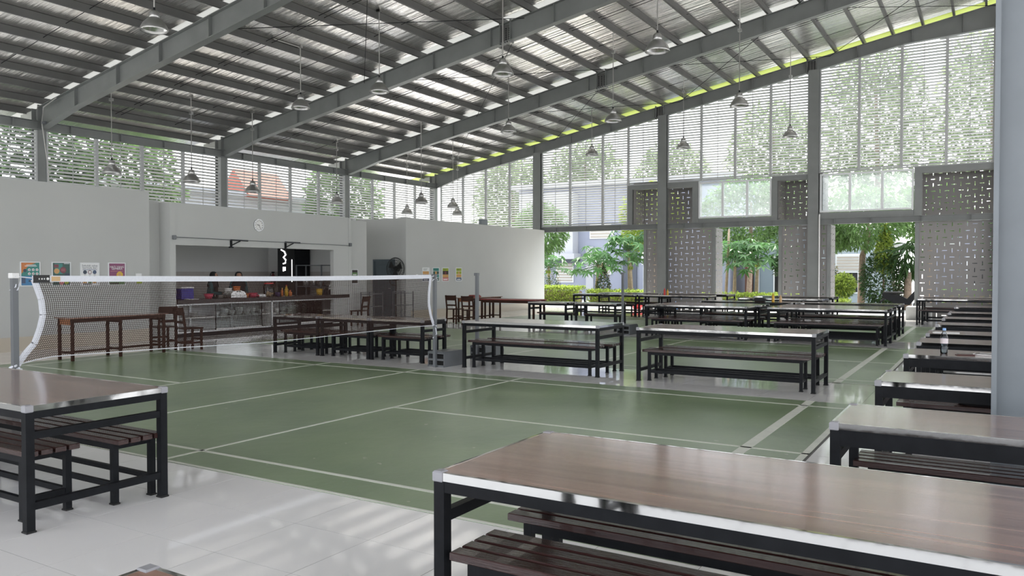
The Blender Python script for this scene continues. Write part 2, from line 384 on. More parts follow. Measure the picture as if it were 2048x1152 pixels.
# purlins: one per bay, lying on the rafters
pm = MB(); 
def cpurl(L):
    m = MB(); m.box(-0.03, 0.035, 0, L, 0, 0.008); m.box(-0.03, 0.035, 0, L, 0.157, 0.165); m.box(0.03, 0.036, 0, L, 0.008, 0.157)
    m.box(-0.03, -0.026, 0, L, 0.008, 0.028); m.box(-0.03, -0.026, 0, L, 0.137, 0.157); return m
ylist = [YB0] + FY
for b in range(5):
    y0, y1 = ylist[b], ylist[b+1] + (1.3 if b == 4 else 0)
    me = cpurl(y1 - y0).mesh('purlin', M_PURL)
    for px in PX:
        link('purlin', me, ceil_o, (px, y0, zt(px)))
# sag rods between purlins
for b in range(1, 5):
    y0, y1 = ylist[b], ylist[b+1]
    for q in (0.33, 0.36, 0.66):
        yy = y0 + (y1 - y0) * q
        MB().tube([(XE, yy, zt(XE) + 0.08), (0.2, yy, zt(0.2) + 0.08)], 0.008, 6).build('sag_rod', M_BLACK, ceil_o)
# cross bracing cables
for (ya, yb) in ((11.97, 17.97), (17.97, 23.96), (23.96, 29.95)):
    for k, (xa, xb) in enumerate(((-21.5, -16), (-16, -10.5), (-10.5, -5), (-5, 0.0))):
        if (k + int(ya)) % 2 == 0 or ya > 20:
            MB().tube([(xa, ya, zt(xa) - 0.05), (xb, yb, zt(xb) - 0.05)], 0.009, 6).build('brace_cable', M_BLACK, ceil_o)
            MB().tube([(xb, ya, zt(xb) - 0.05), (xa, yb, zt(xa) - 0.05)], 0.009, 6).build('brace_cable', M_BLACK, ceil_o)

# ------------------------------------------------------------------ steel frames
def column(parent, x, y, z1, w=0.30, d=0.34, m=M_STEEL, face='x', t=0.016, name='column'):
    c = MB()
    if face == 'x':   # flanges face +-x, web in xz plane
        c.box(x - d/2, x - d/2 + t, y - w/2, y + w/2, 0, z1); c.box(x + d/2 - t, x + d/2, y - w/2, y + w/2, 0, z1); c.box(x - d/2 + t, x + d/2 - t, y - 0.006, y + 0.006, 0, z1)
    else:
        c.box(x - w/2, x + w/2, y - d/2, y - d/2 + t, 0, z1); c.box(x - w/2, x + w/2, y + d/2 - t, y + d/2, 0, z1); c.box(x - 0.006, x + 0.006, y - d/2 + t, y + d/2 - t, 0, z1)
    return c.build(name, m, parent)
FLAB = ['steel portal frame of the blue grey column beside the right table row', 'steel portal frame with the nearest long rafter at upper left', 'second steel portal frame with bolted splice above the court', 'third steel portal frame behind the second', 'steel gable frame above the louvred end wall']
for i, fy in enumerate(FY):
    dep = 0.42 if i == 4 else 0.50
    fr = thing('steel_frame', FLAB[i], None, (0, 0, 0), kind='structure')
    xl, xr = XE + 0.02, 0.3
    hx, rx = XE + 1.75, -2.6
    bot = [(xl + 0.14, 5.47), (hx, zt(hx) - dep), (rx, zt(rx) - dep), (xr, zt(xr) - 0.78)]
    poly = [(xl, zt(xl))] + [(xl, 5.45)] + bot + [(xr, zt(xr))]
    MB().prism(poly[:1] + [(xl, 5.45), bot[0], bot[1]] + [(hx, zt(hx))], fy - 0.006, fy + 0.006).build('haunch_web', M_STEEL, fr)
    MB().prism([(hx, zt(hx)), bot[1], bot[2], (rx, zt(rx))], fy - 0.006, fy + 0.006).build('rafter_web', M_STEEL, fr)
    MB().prism([(rx, zt(rx)), bot[2], bot[3], (xr, zt(xr))], fy - 0.006, fy + 0.006).build('ridge_web', M_STEEL, fr)
    MB().bar((xl, fy, zt(xl) - 0.01), (xr, fy, zt(xr) - 0.01), 0.2, 0.018).build('top_flange', M_STEEL, fr)
    for (p, q) in zip(bot[:-1], bot[1:]):
        MB().bar((p[0], fy, p[1]), (q[0], fy, q[1]), 0.2, 0.018).build('bottom_flange', M_STEEL, fr)
    sxs = [hx, -18.7, -17.0, -15.2, -13.4, -11.5, -9.6, -7.7, -5.8, -4.1, -2.4, -0.9]
    for sxx in sxs:
        lo = zt(sxx) - dep + 0.01 if sxx < rx else zt(sxx) - dep - (sxx - rx) / (xr - rx) * (0.78 - dep) + 0.01
        MB().box(sxx - 0.006, sxx + 0.006, fy - 0.095, fy + 0.095, lo, zt(sxx) - 0.02).build('stiffener', M_STEEL, fr)
    # bolted splice plates
    if i in (2, 3, 4):
        for sp in ((-11.05,) if i < 4 else (-11.3, -5.6)):
            z0 = zt(sp) - dep
            MB().box(sp - 0.17, sp - 0.15, fy - 0.1, fy + 0.1, z0 - 0.06, zt(sp) + 0.03).build('splice_plate', M_STEEL, fr)
            MB().box(sp + 0.15, sp + 0.17, fy - 0.1, fy + 0.1, z0 - 0.03, zt(sp) + 0.08).build('splice_plate', M_STEEL, fr)
            MB().box(sp - 0.14, sp + 0.14, fy - 0.016, fy - 0.006, z0 + 0.03, zt(sp) - 0.04).build('cover_plate', M_PURL, fr)
            bm_ = MB()
            for a in range(3):
                for b2 in range(6): bm_.box(sp - 0.1 + a*0.1 - 0.014, sp - 0.1 + a*0.1 + 0.014, fy - 0.032, fy - 0.016, z0 + 0.08 + b2*0.055 - 0.014, z0 + 0.08 + b2*0.055 + 0.014)
            for a in range(5): bm_.box(sp - 0.14 + a*0.07 - 0.014, sp - 0.14 + a*0.07 + 0.014, fy - 0.09, fy - 0.06, z0 - 0.05 + a*0.012, z0 - 0.005 + a*0.012)
            bm_.build('bolts', M_BLACK, fr)
    # the other roof slope
    MB().prism([(0.3, zt(0.3)), (0.3, zt(0.3) - 0.78), (3.2, zt(3.2) - dep), (12.9, zt(12.9) - dep), (12.9, zt(12.9))], fy - 0.006, fy + 0.006).build('rafter_web', M_STEEL, fr)
    for (p, q) in (((0.3, zt(0.3) - 0.01), (12.9, zt(12.9) - 0.01)), ((0.3, zt(0.3) - 0.78), (3.2, zt(3.2) - dep)), ((3.2, zt(3.2) - dep), (12.9, zt(12.9) - dep))):
        MB().bar((p[0], fy, p[1]), (q[0], fy, q[1]), 0.2, 0.018).build('bottom_flange', M_STEEL, fr)
    # end plate and column at the eave
    MB().box(xl - 0.03, xl, fy - 0.1, fy + 0.1, 5.40, zt(xl) + 0.05).build('end_plate', M_STEEL, fr)
    column(fr, XE - 0.14, fy, zt(XE) - 0.02, 0.22, 0.3)
    MB().prism([(XE - 0.3, zt(XE) - 0.06), (XE - 0.3, zt(XE) - 0.3), (XE - 0.95, zt(XE - 0.95) - 0.02), (XE - 0.95, zt(XE - 0.95) + 0.05)], fy - 0.05, fy + 0.05).build('eave_bracket', M_WALL, fr)
    # centre-line column
    if i == 0:
        cc = column(fr, 0.275, fy + 0.02, 9.6, 0.26, 0.55, M_COLB, t=0.03)
        MB().box(-0.12, 0.68, fy - 0.2, fy + 0.24, 0, 0.03).build('base_plate', M_COLB, fr)
        MB().box(0.24, 0.30, fy - 0.11, fy - 0.0, 0.03, 0.35).build('gusset', M_COLB, fr)
    # eave strut along the wall in front of each bay
eb = thing('steel_eave_beam', 'grey steel eave beam running along the left louvred wall', None, kind='structure')
MB().box(XE - 0.1, XE + 0.1, YB0, YG, 5.655, 5.67).build('top_flange', M_STEEL, eb)
MB().box(XE - 0.1, XE + 0.1, YB0, YG, 5.43, 5.445).build('bottom_flange', M_STEEL, eb)
MB().box(XE - 0.006, XE + 0.006, YB0, YG, 5.445, 5.655).build('web', M_STEEL, eb)
for b in range(4):
    for q in (0.13, 0.38, 0.62, 0.87):
        yy = FY[b] + (FY[b+1] - FY[b]) * q
        MB().box(XE - 0.09, XE + 0.09, yy - 0.008, yy + 0.008, 5.445, 5.655).build('stiffener', M_STEEL, eb)
# gable wind columns and beams
gcol = thing('steel_gable_posts', 'grey steel posts and beams carrying the louvred end wall', None, kind='structure')
for gx in (-16.80, -11.15, -5.50, 0.2, 5.93, 11.68):
    column(gcol, gx, YG - 0.02, zt(gx) - 0.4, 0.36, 0.30, M_STEEL, 'y')
def gbeam(x0, x1, z0, z1, st=()):
    MB().box(x0, x1, YG - 0.09, YG + 0.09, z0, z0 + 0.016).build('beam_flange', M_STEEL, gcol)
    MB().box(x0, x1, YG - 0.09, YG + 0.09, z1 - 0.016, z1).build('beam_flange', M_STEEL, gcol)
    MB().box(x0, x1, YG - 0.006, YG + 0.006, z0 + 0.016, z1 - 0.016).build('beam_web', M_STEEL, gcol)
    for s_ in st: MB().box(s_ - 0.008, s_ + 0.008, YG - 0.085, YG + 0.006, z0 + 0.016, z1 - 0.016).build('stiffener', M_STEEL, gcol)
gbeam(-16.62, -11.33, 3.25, 3.46, (-15.9, -14.5, -13.0)); gbeam(-10.97, -5.68, 3.25, 3.46, (-10.3, -9.5, -8.2, -6.9)); gbeam(-5.32, 0.02, 3.25, 3.46, (-4.8, -3.6, -2.05, -0.6)); gbeam(0.38, 5.75, 4.9, 5.08, (2.0, 4.0)); gbeam(6.11, 11.5, 4.9, 5.08, (8.0, 10.0))
# box frames round the perforated niches
def fbox(x0, x1, z0, z1, m=M_STEEL, nm='niche_frame', w=0.16, dpt=0.3):
    MB().box(x0, x1, YG - 0.08, YG + dpt, z1 - w, z1).build(nm, m, gcol); MB().box(x0, x0 + w*1.2, YG - 0.08, YG + dpt, z0, z1 - w).build(nm, m, gcol)
fbox(-12.63, -11.33, 3.46, 5.03); 
MB().box(-10.97, -9.72, YG - 0.08, YG + 0.3, 4.85, 5.05).build('niche_frame', M_STEEL, gcol)
MB().box(-9.95, -9.72, YG - 0.08, YG + 0.3, 3.46, 4.85).build('niche_frame', M_STEEL, gcol)
fbox(-6.95, -5.68, 3.46, 5.05)
MB().box(-2.28, 0.02, YG - 0.08, YG + 0.3, 4.88, 5.08).build('niche_frame', M_STEEL, gcol); MB().box(-2.28, -2.06, YG - 0.08, YG + 0.3, 3.46, 4.88).build('niche_frame', M_STEEL, gcol)
MB().box(-9.72, -6.95, YG - 0.06, YG + 0.06, 3.46, 3.60).build('sill_beam', M_STEEL, gcol)
MB().box(-5.32, -2.28, YG - 0.06, YG + 0.06, 3.46, 3.66).build('sill_beam', M_STEEL, gcol)
# white drain pipes down the middle post
MB().tube([(-5.27, YG - 0.22, 0), (-5.27, YG - 0.22, 3.6)], 0.022, 8).build('drain_pipe', M_WPL, gcol)

# ------------------------------------------------------------------ louvred walls
bl = MB(); a = R(-30); wv, tv = 0.045, 0.004
cs, sn = math.cos(a), math.sin(a)
def blv(u, v): return (u*cs - v*sn, u*sn + v*cs)
pr = [blv(-wv, -tv), blv(wv, -tv), blv(wv, tv), blv(-wv, tv)]
BLADE = MB().prism(pr, 0, 1, 'x').mesh('slat', M_SLATW)     # local x = length, y outwards, z up
WN = [0]
def louvre(label, p0, p1, zb, ztopf, out, sub=1, step=0.1):
    """p0,p1: ends in plan; out: rotation so local +y points outside"""
    WN[0] += 1
    p0 = Vector((*p0, 0)); p1 = Vector((*p1, 0)); L = (p1 - p0).length; ang = math.atan2(p1.y - p0.y, p1.x - p0.x)
    t = thing('window_%d' % WN[0], label, None, (p0.x, p0.y, 0), kind='structure'); t.rotation_euler = (0, 0, ang)
    ze0, ze1 = ztopf(0), ztopf(L)
    mw = 0.022
    for s_, zz in ((mw, ze0), (L - mw, ze1)):
        MB().box(s_ - mw, s_ + mw, -0.04, 0.05, zb, zz).build('mullion', M_MULL, t)
    MB().box(L/2 - 0.007, L/2 + 0.007, -0.055, -0.04, zb, (ze0 + ze1)/2).build('tie_rod', M_MULL, t)
    MB().box(0, L, -0.05, 0.05, zb - 0.04, zb).build('sill', M_MULL, t)
    z = zb + step/2
    zm = max(ze0, ze1)
    while z < zm - 0.02:
        u0, u1 = 2*mw, L - 2*mw
        if z > min(ze0, ze1) - 0.03:
            k = (z + 0.03 - ze0) / (ze1 - ze0) * L
            if ze1 > ze0: u0 = max(u0, k)
            else: u1 = min(u1, k)
        if u1 - u0 > 0.08:
            o = link('slat', BLADE, t, (u0, 0, z)); o.scale = (u1 - u0, 1, 1)
        z += step
def glow_(dep): return lambda x: zt(x) - dep - 0.01
def gable_bay(xs, zb, word):
    for k in range(len(xs) - 1):
        x0, x1 = xs[k], xs[k+1]
        def tf(u, x0=x0):
            xx = x0 + u
            z = zt(xx) - 0.43
            hx = XE + 1.75; rx = -2.6
            if xx < hx: z = 5.47 + (xx - (XE + 0.16)) / (hx - XE - 0.16) * (zt(hx) - 0.42 - 5.47) - 0.01
            if xx > rx: z = zt(xx) - 0.43 - min(1, (xx - rx) / (0.3 - rx)) * 0.36
            return z
        louvre('louvred panel %s of the gable end wall, %s' % (['first from left', 'second from left', 'third from left', 'fourth from left'][k], word), (x0, YG), (x1, YG), zb[k], tf, 0)
gable_bay([-22.0, -20.75, -19.5, -18.25, -16.98], [3.0]*4, 'in the bay behind the low white wall end')
gable_bay([-16.62, -15.26, -13.76, -12.63, -11.33], [3.50, 3.50, 3.50, 5.07], 'in the bay left of the first niche')
gable_bay([-10.97, -9.62, -8.32, -7.02, -5.68], [5.09]*4, 'in the bay above the left window')
gable_bay([-5.32, -4.02, -2.69, -1.35, 0.0], [5.12]*4, 'in the bay above the right window')
gable_bay([0.42, 1.75, 3.1, 4.45, 5.75], [5.12]*4, 'right of the row of columns')
gable_bay([6.12, 7.45, 8.8, 10.15, 11.5], [5.12]*4, 'farthest right')
wb = ['in the bay at the left picture edge', 'in the bay above the posters and kitchen', 'in the bay above the wall clock', 'in the bay by the far corner']
for b in range(4):
    y0, y1 = FY[b] + 0.12, FY[b+1] - 0.12
    for k in range(4):
        ya = y0 + (y1 - y0) * k/4; yb = y0 + (y1 - y0) * (k+1)/4
        if yb < 8: continue
        louvre('louvred panel %s of the left side wall, %s' % (['first from front', 'second from front', 'third from front', 'fourth from front'][k], wb[b]), (XE - 0.02, ya), (XE - 0.02, yb), 2.9, lambda u: 5.42, 0)

# ------------------------------------------------------------------ glazed windows in the gable
def gwin(x0, x1, z0, z1, xs, lab):
    WN[0] += 1
    t = thing('window_%d' % WN[0], lab, None, (x0, YG, z0), kind='structure')
    w, h = x1 - x0, z1 - z0; f = 0.06
    for (a, b, c, d) in ((0, w, 0, f), (0, w, h - f, h), (0, f, f, h - f), (w - f, w, f, h - f)):
        MB().box(a, b, -0.06, 0.06, c, d).build('window_frame', M_WFRAME, t)
    e = [f] + [q - x0 for q in xs] + [w - f]
    for q in e[1:-1]: MB().box(q - f*0.7, q + f*0.7, -0.055, 0.055, f, h - f).build('mullion', M_WFRAME, t)
    for k in range(len(e) - 1):
        MB().box(e[k] + 0.01, e[k+1] - 0.01, -0.004, 0.004, f, h - f).build('pane', M_DUSTY, t)
gwin(-9.71, -6.97, 3.62, 5.0, (-8.78, -7.86), 'left white framed three pane window high in the end wall')
gwin(-5.29, -2.30, 3.68, 5.04, (-4.30, -3.27), 'right white framed three pane window high in the end wall')

# ------------------------------------------------------------------ perforated towers outside the gable
def perf(name, parent, w, h, cell, loc, rz, ph=0):
    nx, nz = max(1, round(w / cell)), max(1, round(h / cell)); cw, ch = w/nx, h/nz; m = MB()
    for i in range(nx):
        for j in range(nz):
            x0, z0 = i*cw, j*ch; cx, cz = x0 + cw/2, z0 + ch/2
            hw, hh = ((0.070, 0.0125) if (i + j + ph) % 2 else (0.0125, 0.070))
            m.add([(x0,0,z0),(x0+cw,0,z0),(x0+cw,0,z0+ch),(x0,0,z0+ch),(cx-hw,0,cz-hh),(cx+hw,0,cz-hh),(cx+hw,0,cz+hh),(cx-hw,0,cz+hh)],
                  [(0,1,5,4),(1,2,6,5),(2,3,7,6),(3,0,4,7)])
    o = m.build(name, M_PERF, parent, False); o.location = loc; o.rotation_euler = (0, 0, R(rz))
    md = o.modifiers.new('thickness', 'SOLIDIFY'); md.thickness = 0.005; return o
def tower(x0, x1, zlow, ux0, ux1, lab):
    t = thing('perforated_screen', lab, None, (0, 0, 0), kind='structure')
    yf, yb = YG + 0.16, YG + 1.12
    perf('front_panel', t, x1 - x0 - 0.24, zlow, 0.215, (x0 + 0.12, yf, 0.0), 0)
    for px in (x0 + 0.06, x1 - 0.06): MB().box(px - 0.06, px + 0.06, yf - 0.03, yf + 0.05, 0, zlow).build('screen_post', M_STEEL, t)
    perf('side_panel', t, yb - yf, zlow, 0.215, (x1, yf, 0), 90); perf('side_panel', t, yb - yf, zlow, 0.215, (x0, yf, 0), 90)
    perf('back_panel', t, ux1 - ux0, 1.65, 0.215, (ux0, yb, 3.42), 0)
    perf('side_panel', t, yb - YG, 1.65, 0.215, (ux0, YG, 3.42), 90, 1); perf('side_panel', t, yb - YG, 1.65, 0.215, (ux1, YG, 3.42), 90, 1)
    MB().box(ux0, ux1, YG, yb, 5.07, 5.10).build('lid', M_PERF, t)
    return t
tower(-12.02, -9.11, 3.25, -12.39, -9.95, 'perforated grey steel screen box left of the papaya opening')
tower(-6.75, -4.95, 3.25, -6.74, -5.2, 'narrow perforated grey steel screen box between the two garden openings')
tower(-2.26, 0.6, 3.25, -2.1, 0.4, 'wide perforated grey steel screen box at the far right')
kb = MB().bbox(-2.42, -1.7, 28.9, 29.8, 0, 0.42, 0.01).build('concrete_plinth', M_WALL); tag(kb, 'pale concrete plinth at the foot of the right perforated screen', 'plinth')

# ------------------------------------------------------------------ inner walls on the left side
def wall(name, lab, boxes, m=M_WALL):
    b = MB()
    for q in boxes: b.box(*q)
    return tag(b.build(name, m), lab, None, kind='structure')
wall('wall_left', 'plain off white wall with the four large posters', [(XW - 0.16, XW, YB0, 11.2, 0, WH + 0.03), (-16.95, -16.83, 10.9, 11.73, 0, 3.25)])
kw = wall('wall_kitchen', 'off white kitchen front wall with serving hatch and clock', [
    (XW - 0.44, XW, 11.73, 11.88, 0, 3.2), (XW - 0.15, XW - 0.012, 11.88, 17.12, 2.36, 3.19), (XW - 0.15, XW, 11.88, 17.12, 2.20, 2.36), (XW - 0.15, XW - 0.012, 17.12, 17.74, 0, 3.18), (XW - 0.2, XW, 17.74, 17.85, 0, 3.17),
    (-16.75, -16.60, 17.85, 18.72, 0, 3.12)])
wall('wall_kitchen_inside', 'shaded grey inner walls of the kitchen', [(-20.65, -20.5, 11.7, 18.45, 1.57, 3.2), (-20.5, -16.8, 18.3, 18.45, 1.57, 3.2), (-20.5, -16.9, 11.73, 11.85, 1.57, 3.2)], M_KIT)
wall('wall_kitchen_wainscot', 'brown grey wainscot round the inside of the kitchen', [(-20.66, -20.48, 11.7, 18.46, 0, 1.57), (-20.48, -16.8, 18.28, 18.46, 0, 1.57), (-20.48, -16.9, 11.73, 11.87, 0, 1.57)], M_KTILE)
wall('wall_right_room', 'long off white low wall with four narrow posters ending at the garden opening', [(XW - 0.15, XW, 20.5, 29.82, 0, 3.34), (-20.6, XW - 0.15, 20.5, 20.62, 0, 3.34)])
wall('trim_1', 'off white corner pilaster of the long low wall', [(XW - 0.2, XW + 0.015, 20.42, 20.68, 0, 3.36)])
M_SKIRT = mat('beige_skirting', (0.50, 0.45, 0.37), 0.3)
wall('baseboard_left', 'beige tile baseboard under the poster wall', [(XW - 0.01, XW + 0.012, YB0, 11.2, 0, 0.28)], M_SKIRT)
wall('baseboard_right', 'beige tile baseboard under the long low wall', [(XW - 0.01, XW + 0.012, 20.7, 29.82, 0, 0.28)], M_SKIRT)
# small boxes on top of the long wall
tag(MB().bbox(XW - 0.14, XW - 0.02, 24.96, 25.38, 3.34, 3.55, 0.01).build('junction_box', M_COLB), 'small grey junction box on top of the long low wall', 'box')

# door in the passage wall (faces the camera)
d = thing('door_1', 'dark blue grey passage door beside the standing fan', None, (-17.86, 20.5, 0), kind='structure')
for q in ((0, 0.06, 0, 1.98), (0.86, 0.92, 0, 1.98), (0.06, 0.86, 1.92, 1.98)): MB().box(q[0], q[1], -0.05, 0.02, q[2], q[3]).build('door_frame', M_DBLUE, d)
MB().box(0.06, 0.86, -0.03, 0.01, 0.0, 1.92).build('door_leaf', M_DBLUE, d)
for q in ((0.14, 0.78, 1.2, 1.8), (0.14, 0.78, 0.15, 1.05)): MB().bbox(q[0], q[1], -0.042, -0.028, q[2], q[3], 0.006).build('door_panel', M_DBLUE, d)
h = MB(); h.tube([(0.80, -0.03, 1.02), (0.80, -0.08, 1.02), (0.70, -0.08, 1.02)], 0.011, 8); h.build('door_handle', M_SILV, d)

# clock
ck = thing('wall_clock', 'round silver rimmed wall clock above the serving hatch', 'clock', (XW - 0.012, 14.35, 2.785))
def ring(r0, r1, x0, x1, n=40):
    m = MB(); 
    for k in range(n):
        a, b = 2*math.pi*k/n, 2*math.pi*(k+1)/n
        pts = [(r*math.cos(t), r*math.sin(t)) for r, t in ((r0,a),(r1,a),(r1,b),(r0,b))]
        m.prism(pts, x0, x1, 'x')
    return m
MB().disc((0, 0, 0), 0.145, 40, 'x', 0.02).build('dial', M_WHITE, ck)
ring(0.14, 0.16, 0, 0.03).build('rim', M_ALU, ck)
for k in range(12):
    a = k*math.pi/6; c_, s_ = math.cos(a), math.sin(a)
    MB().bar((0.021, 0.105*s_, 0.105*c_), (0.021, 0.13*s_, 0.13*c_), 0.014, 0.003, (1,0,0)).build('hour_mark', M_BLACK, ck)
for a, L, w in ((R(-80), 0.075, 0.012), (R(150), 0.115, 0.008)):
    MB().bar((0.024, -0.02*math.sin(a), -0.02*math.cos(a)), (0.024, L*math.sin(a), L*math.cos(a)), w, 0.003, (1,0,0)).build('clock_hand', M_BLACK, ck)

# awning rod with two black brackets on the hatch header
ar = thing('awning_rod', 'thin steel awning rod across the hatch header', 'rod', (XW + 0.04, 11.8, 2.385))
MB().tube([(0, 0, 0), (0, 6.0, -0.04)], 0.008, 8).build('rod', M_POST, ar)
for yy in (0.02, 5.98): MB().bbox(-0.038, 0.02, yy - 0.04, yy + 0.04, -0.06, 0.04, 0.008).build('rod_bracket', M_POST, ar)
for yb, nm in ((13.45, 'left black folding arm bracket under the awning rod'), (15.25, 'right black folding arm bracket under the awning rod')):
    t = thing('awning_bracket', nm, 'bracket', (XW + 0.03, yb, 2.37), group='awning brackets over the hatch')
    MB().bar((0, -0.02, 0), (0, 0.52, -0.005), 0.03, 0.035).build('arm', M_BLACK, t)
    MB().box(-0.03, 0.015, -0.02, 0.02, -0.17, -0.02).build('upright', M_BLACK, t)
    MB().bar((0, 0.0, -0.14), (0, 0.28, -0.02), 0.02, 0.022).build('strut', M_BLACK, t)
    MB().bbox(-0.03, 0.03, -0.06, 0.05, -0.2, -0.17, 0.005).build('foot_plate', M_BLACK, t)

# ------------------------------------------------------------------ posters
def pm_(c, n): return mat(n, c, 0.35)
P_TEAL = pm_((0.02, 0.20, 0.17), 'print_teal'); P_OR = pm_((0.55, 0.17, 0.03), 'print_orange'); P_BL = pm_((0.03, 0.18, 0.38), 'print_blue')
P_WH = pm_((0.72, 0.73, 0.73), 'print_white'); P_NAVY = pm_((0.012, 0.03, 0.06), 'print_navy'); P_MAR = pm_((0.16, 0.03, 0.045), 'print_maroon')
P_PUR = pm_((0.20, 0.035, 0.11), 'print_purple'); P_GRN = pm_((0.10, 0.20, 0.07), 'print_green'); P_YEL = pm_((0.60, 0.38, 0.02), 'print_yellow')
P_TAN = pm_((0.55, 0.30, 0.10), 'print_tan'); P_DG = pm_((0.015, 0.07, 0.055), 'print_dark_green'); P_LIME = pm_((0.30, 0.38, 0.02), 'print_lime'); P_DK = pm_((0.02, 0.015, 0.012), 'print_black'); P_SLT = pm_((0.03, 0.06, 0.13), 'print_slate')
P_PNK = pm_((0.6, 0.22, 0.22), 'print_pink')
ROT = (R(90), 0, R(90))      # text lying on a wall that faces +x
def poster(lab, y0, y1, z0, z1, bg, x=XW):
    t = thing('wall_poster', lab, 'poster', (x, y0, z0), group='posters on the white walls')
    w, h = y1 - y0, z1 - z0
    MB().box(0.001, 0.012, 0.012, w - 0.012, 0.012, h - 0.012).build('print_sheet', bg, t)
    for q in ((0, w, 0, 0.018), (0, w, h - 0.018, h), (0, 0.018, 0.018, h - 0.018), (w - 0.018, w, 0.018, h - 0.018)):
        MB().box(0.0, 0.02, q[0], q[1], q[2], q[3]).build('frame', M_WFRAME, t)
    return t, w, h
def blk(t, a, b, c, d, m, nm='print', lay=1): MB().box(0.012, 0.012 + 0.0006*lay, a, b, c, d).build(nm, m, t)
def dot(t, y, z, r, m, lay=2, n=20): MB().disc((0.012, y, z), r, n, 'x', 0.0006*lay).build('print', m, t)
t, w, h = poster('teal and orange health poster nearest the net post, ringed with small icons', 8.375, 8.765, 1.28, 1.77, P_TEAL)
MB().prism([(0.02, h-0.02), (0.02, h*0.5), (0.09, h*0.66), (0.16, h*0.84), (w*0.8, h-0.02)], 0.012, 0.0126, 'x').build('print', P_OR, t)
blk(t, 0.02, w-0.02, 0.02, h*0.42, P_BL); blk(t, 0.12, 0.3, h*0.86, h*0.88, P_WH, lay=2); blk(t, 0.09, 0.32, h*0.81, h*0.835, P_WH, lay=2)
dot(t, 0.09, h*0.64, 0.032, P_NAVY)
for r_ in range(2):
    for c_ in range(3): dot(t, 0.175 + c_*0.075, h*(0.67 - r_*0.16), 0.026, P_WH); dot(t, 0.175 + c_*0.075, h*(0.665 - r_*0.16), 0.012, P_MAR, 3, 10)
blk(t, 0.16, 0.23, 0.09, 0.12, P_NAVY, lay=2); blk(t, 0.03, 0.1, 0.06, 0.17, P_SLT, lay=2)
t, w, h = poster('dark green food poster with maroon circles', 8.992, 9.383, 1.28, 1.77, P_DG)
blk(t, 0.06, 0.22, h*0.5, h*0.93, P_TEAL); blk(t, 0.05, 0.14, h*0.76, h*0.9, P_MAR, lay=2); dot(t, 0.1, h*0.62, 0.055, P_TAN); dot(t, 0.23, h*0.66, 0.065, P_MAR, 3)
for k in range(3): blk(t, 0.19, 0.27, h*(0.62 + 0.04*k), h*(0.63 + 0.04*k), P_PNK, lay=4)
blk(t, 0.25, 0.36, h*0.92, h*0.945, P_WH, lay=2); blk(t, 0.27, 0.37, h*0.38, h*0.53, P_NAVY, lay=2); dot(t, 0.3, h*0.16, 0.05, P_LIME); dot(t, 0.2, h*0.14, 0.05, P_PNK)
t, w, h = poster('white school health poster with dark lettering and round icons', 9.585, 10.0, 1.27, 1.762, P_WH)
text('Sekolah sehat', 0.062, P_NAVY, 'lettering', t, (0.0132, w/2, h*0.83), ROT); text('bermula dari', 0.062, P_NAVY, 'lettering', t, (0.0132, w/2, h*0.74), ROT)
blk(t, 0.05, w-0.05, h*0.685, h*0.705, P_SLT)
for k in range(3):
    dot(t, 0.1 + 0.105*k, h*0.59, 0.042, P_NAVY if k == 0 else (P_MAR if k == 1 else P_SLT)); 
    if k == 1: dot(t, 0.1 + 0.105*k, h*0.59, 0.03, P_WH, 3)
    blk(t, 0.07 + 0.105*k, 0.13 + 0.105*k, h*0.47, h*0.48, P_DK); blk(t, 0.08 + 0.105*k, 0.115 + 0.105*k, h*0.36, h*0.44, P_NAVY)
    blk(t, 0.06 + 0.105*k, 0.14 + 0.105*k, h*0.11, h*0.2, P_TAN if k != 1 else P_GRN)
blk(t, 0.05, w*0.6, 0.03, 0.045, P_DK)
t, w, h = poster('purple poster with white lettering and a round yellow emblem', 10.2, 10.603, 1.272, 1.768, P_PUR)
text('HATI YANG', 0.062, P_WH, 'lettering', t, (0.0136, w/2, h*0.77), ROT); text('GEMBIRA', 0.062, P_WH, 'lettering', t, (0.0136, w/2, h*0.69), ROT)
blk(t, 0.05, w-0.06, h*0.62, h*0.632, P_PNK); blk(t, 0.02, w-0.02, 0.02, h*0.34, P_GRN); blk(t, 0.02, w-0.02, h*0.35, h*0.4, P_TAN)
dot(t, w*0.66, h*0.46, 0.075, P_YEL, 3); dot(t, w*0.64, h*0.46, 0.035, P_TAN, 4); blk(t, 0.03, w*0.62, 0.03, 0.06, P_DK, lay=2)
sg = thing('wall_sign', 'tiny pale sign plate between the purple poster and the wall end', 'sign', (XW, 10.82, 1.27))
MB().bbox(0, 0.012, 0, 0.2, 0, 0.29, 0.003).build('plate', M_WALL, sg); MB().box(0.012, 0.014, 0.03, 0.17, 0.17, 0.26).build('print', P_WH, sg); MB().box(0.012, 0.014, 0.05, 0.18, 0.03, 0.09).build('print', P_LIME, sg)
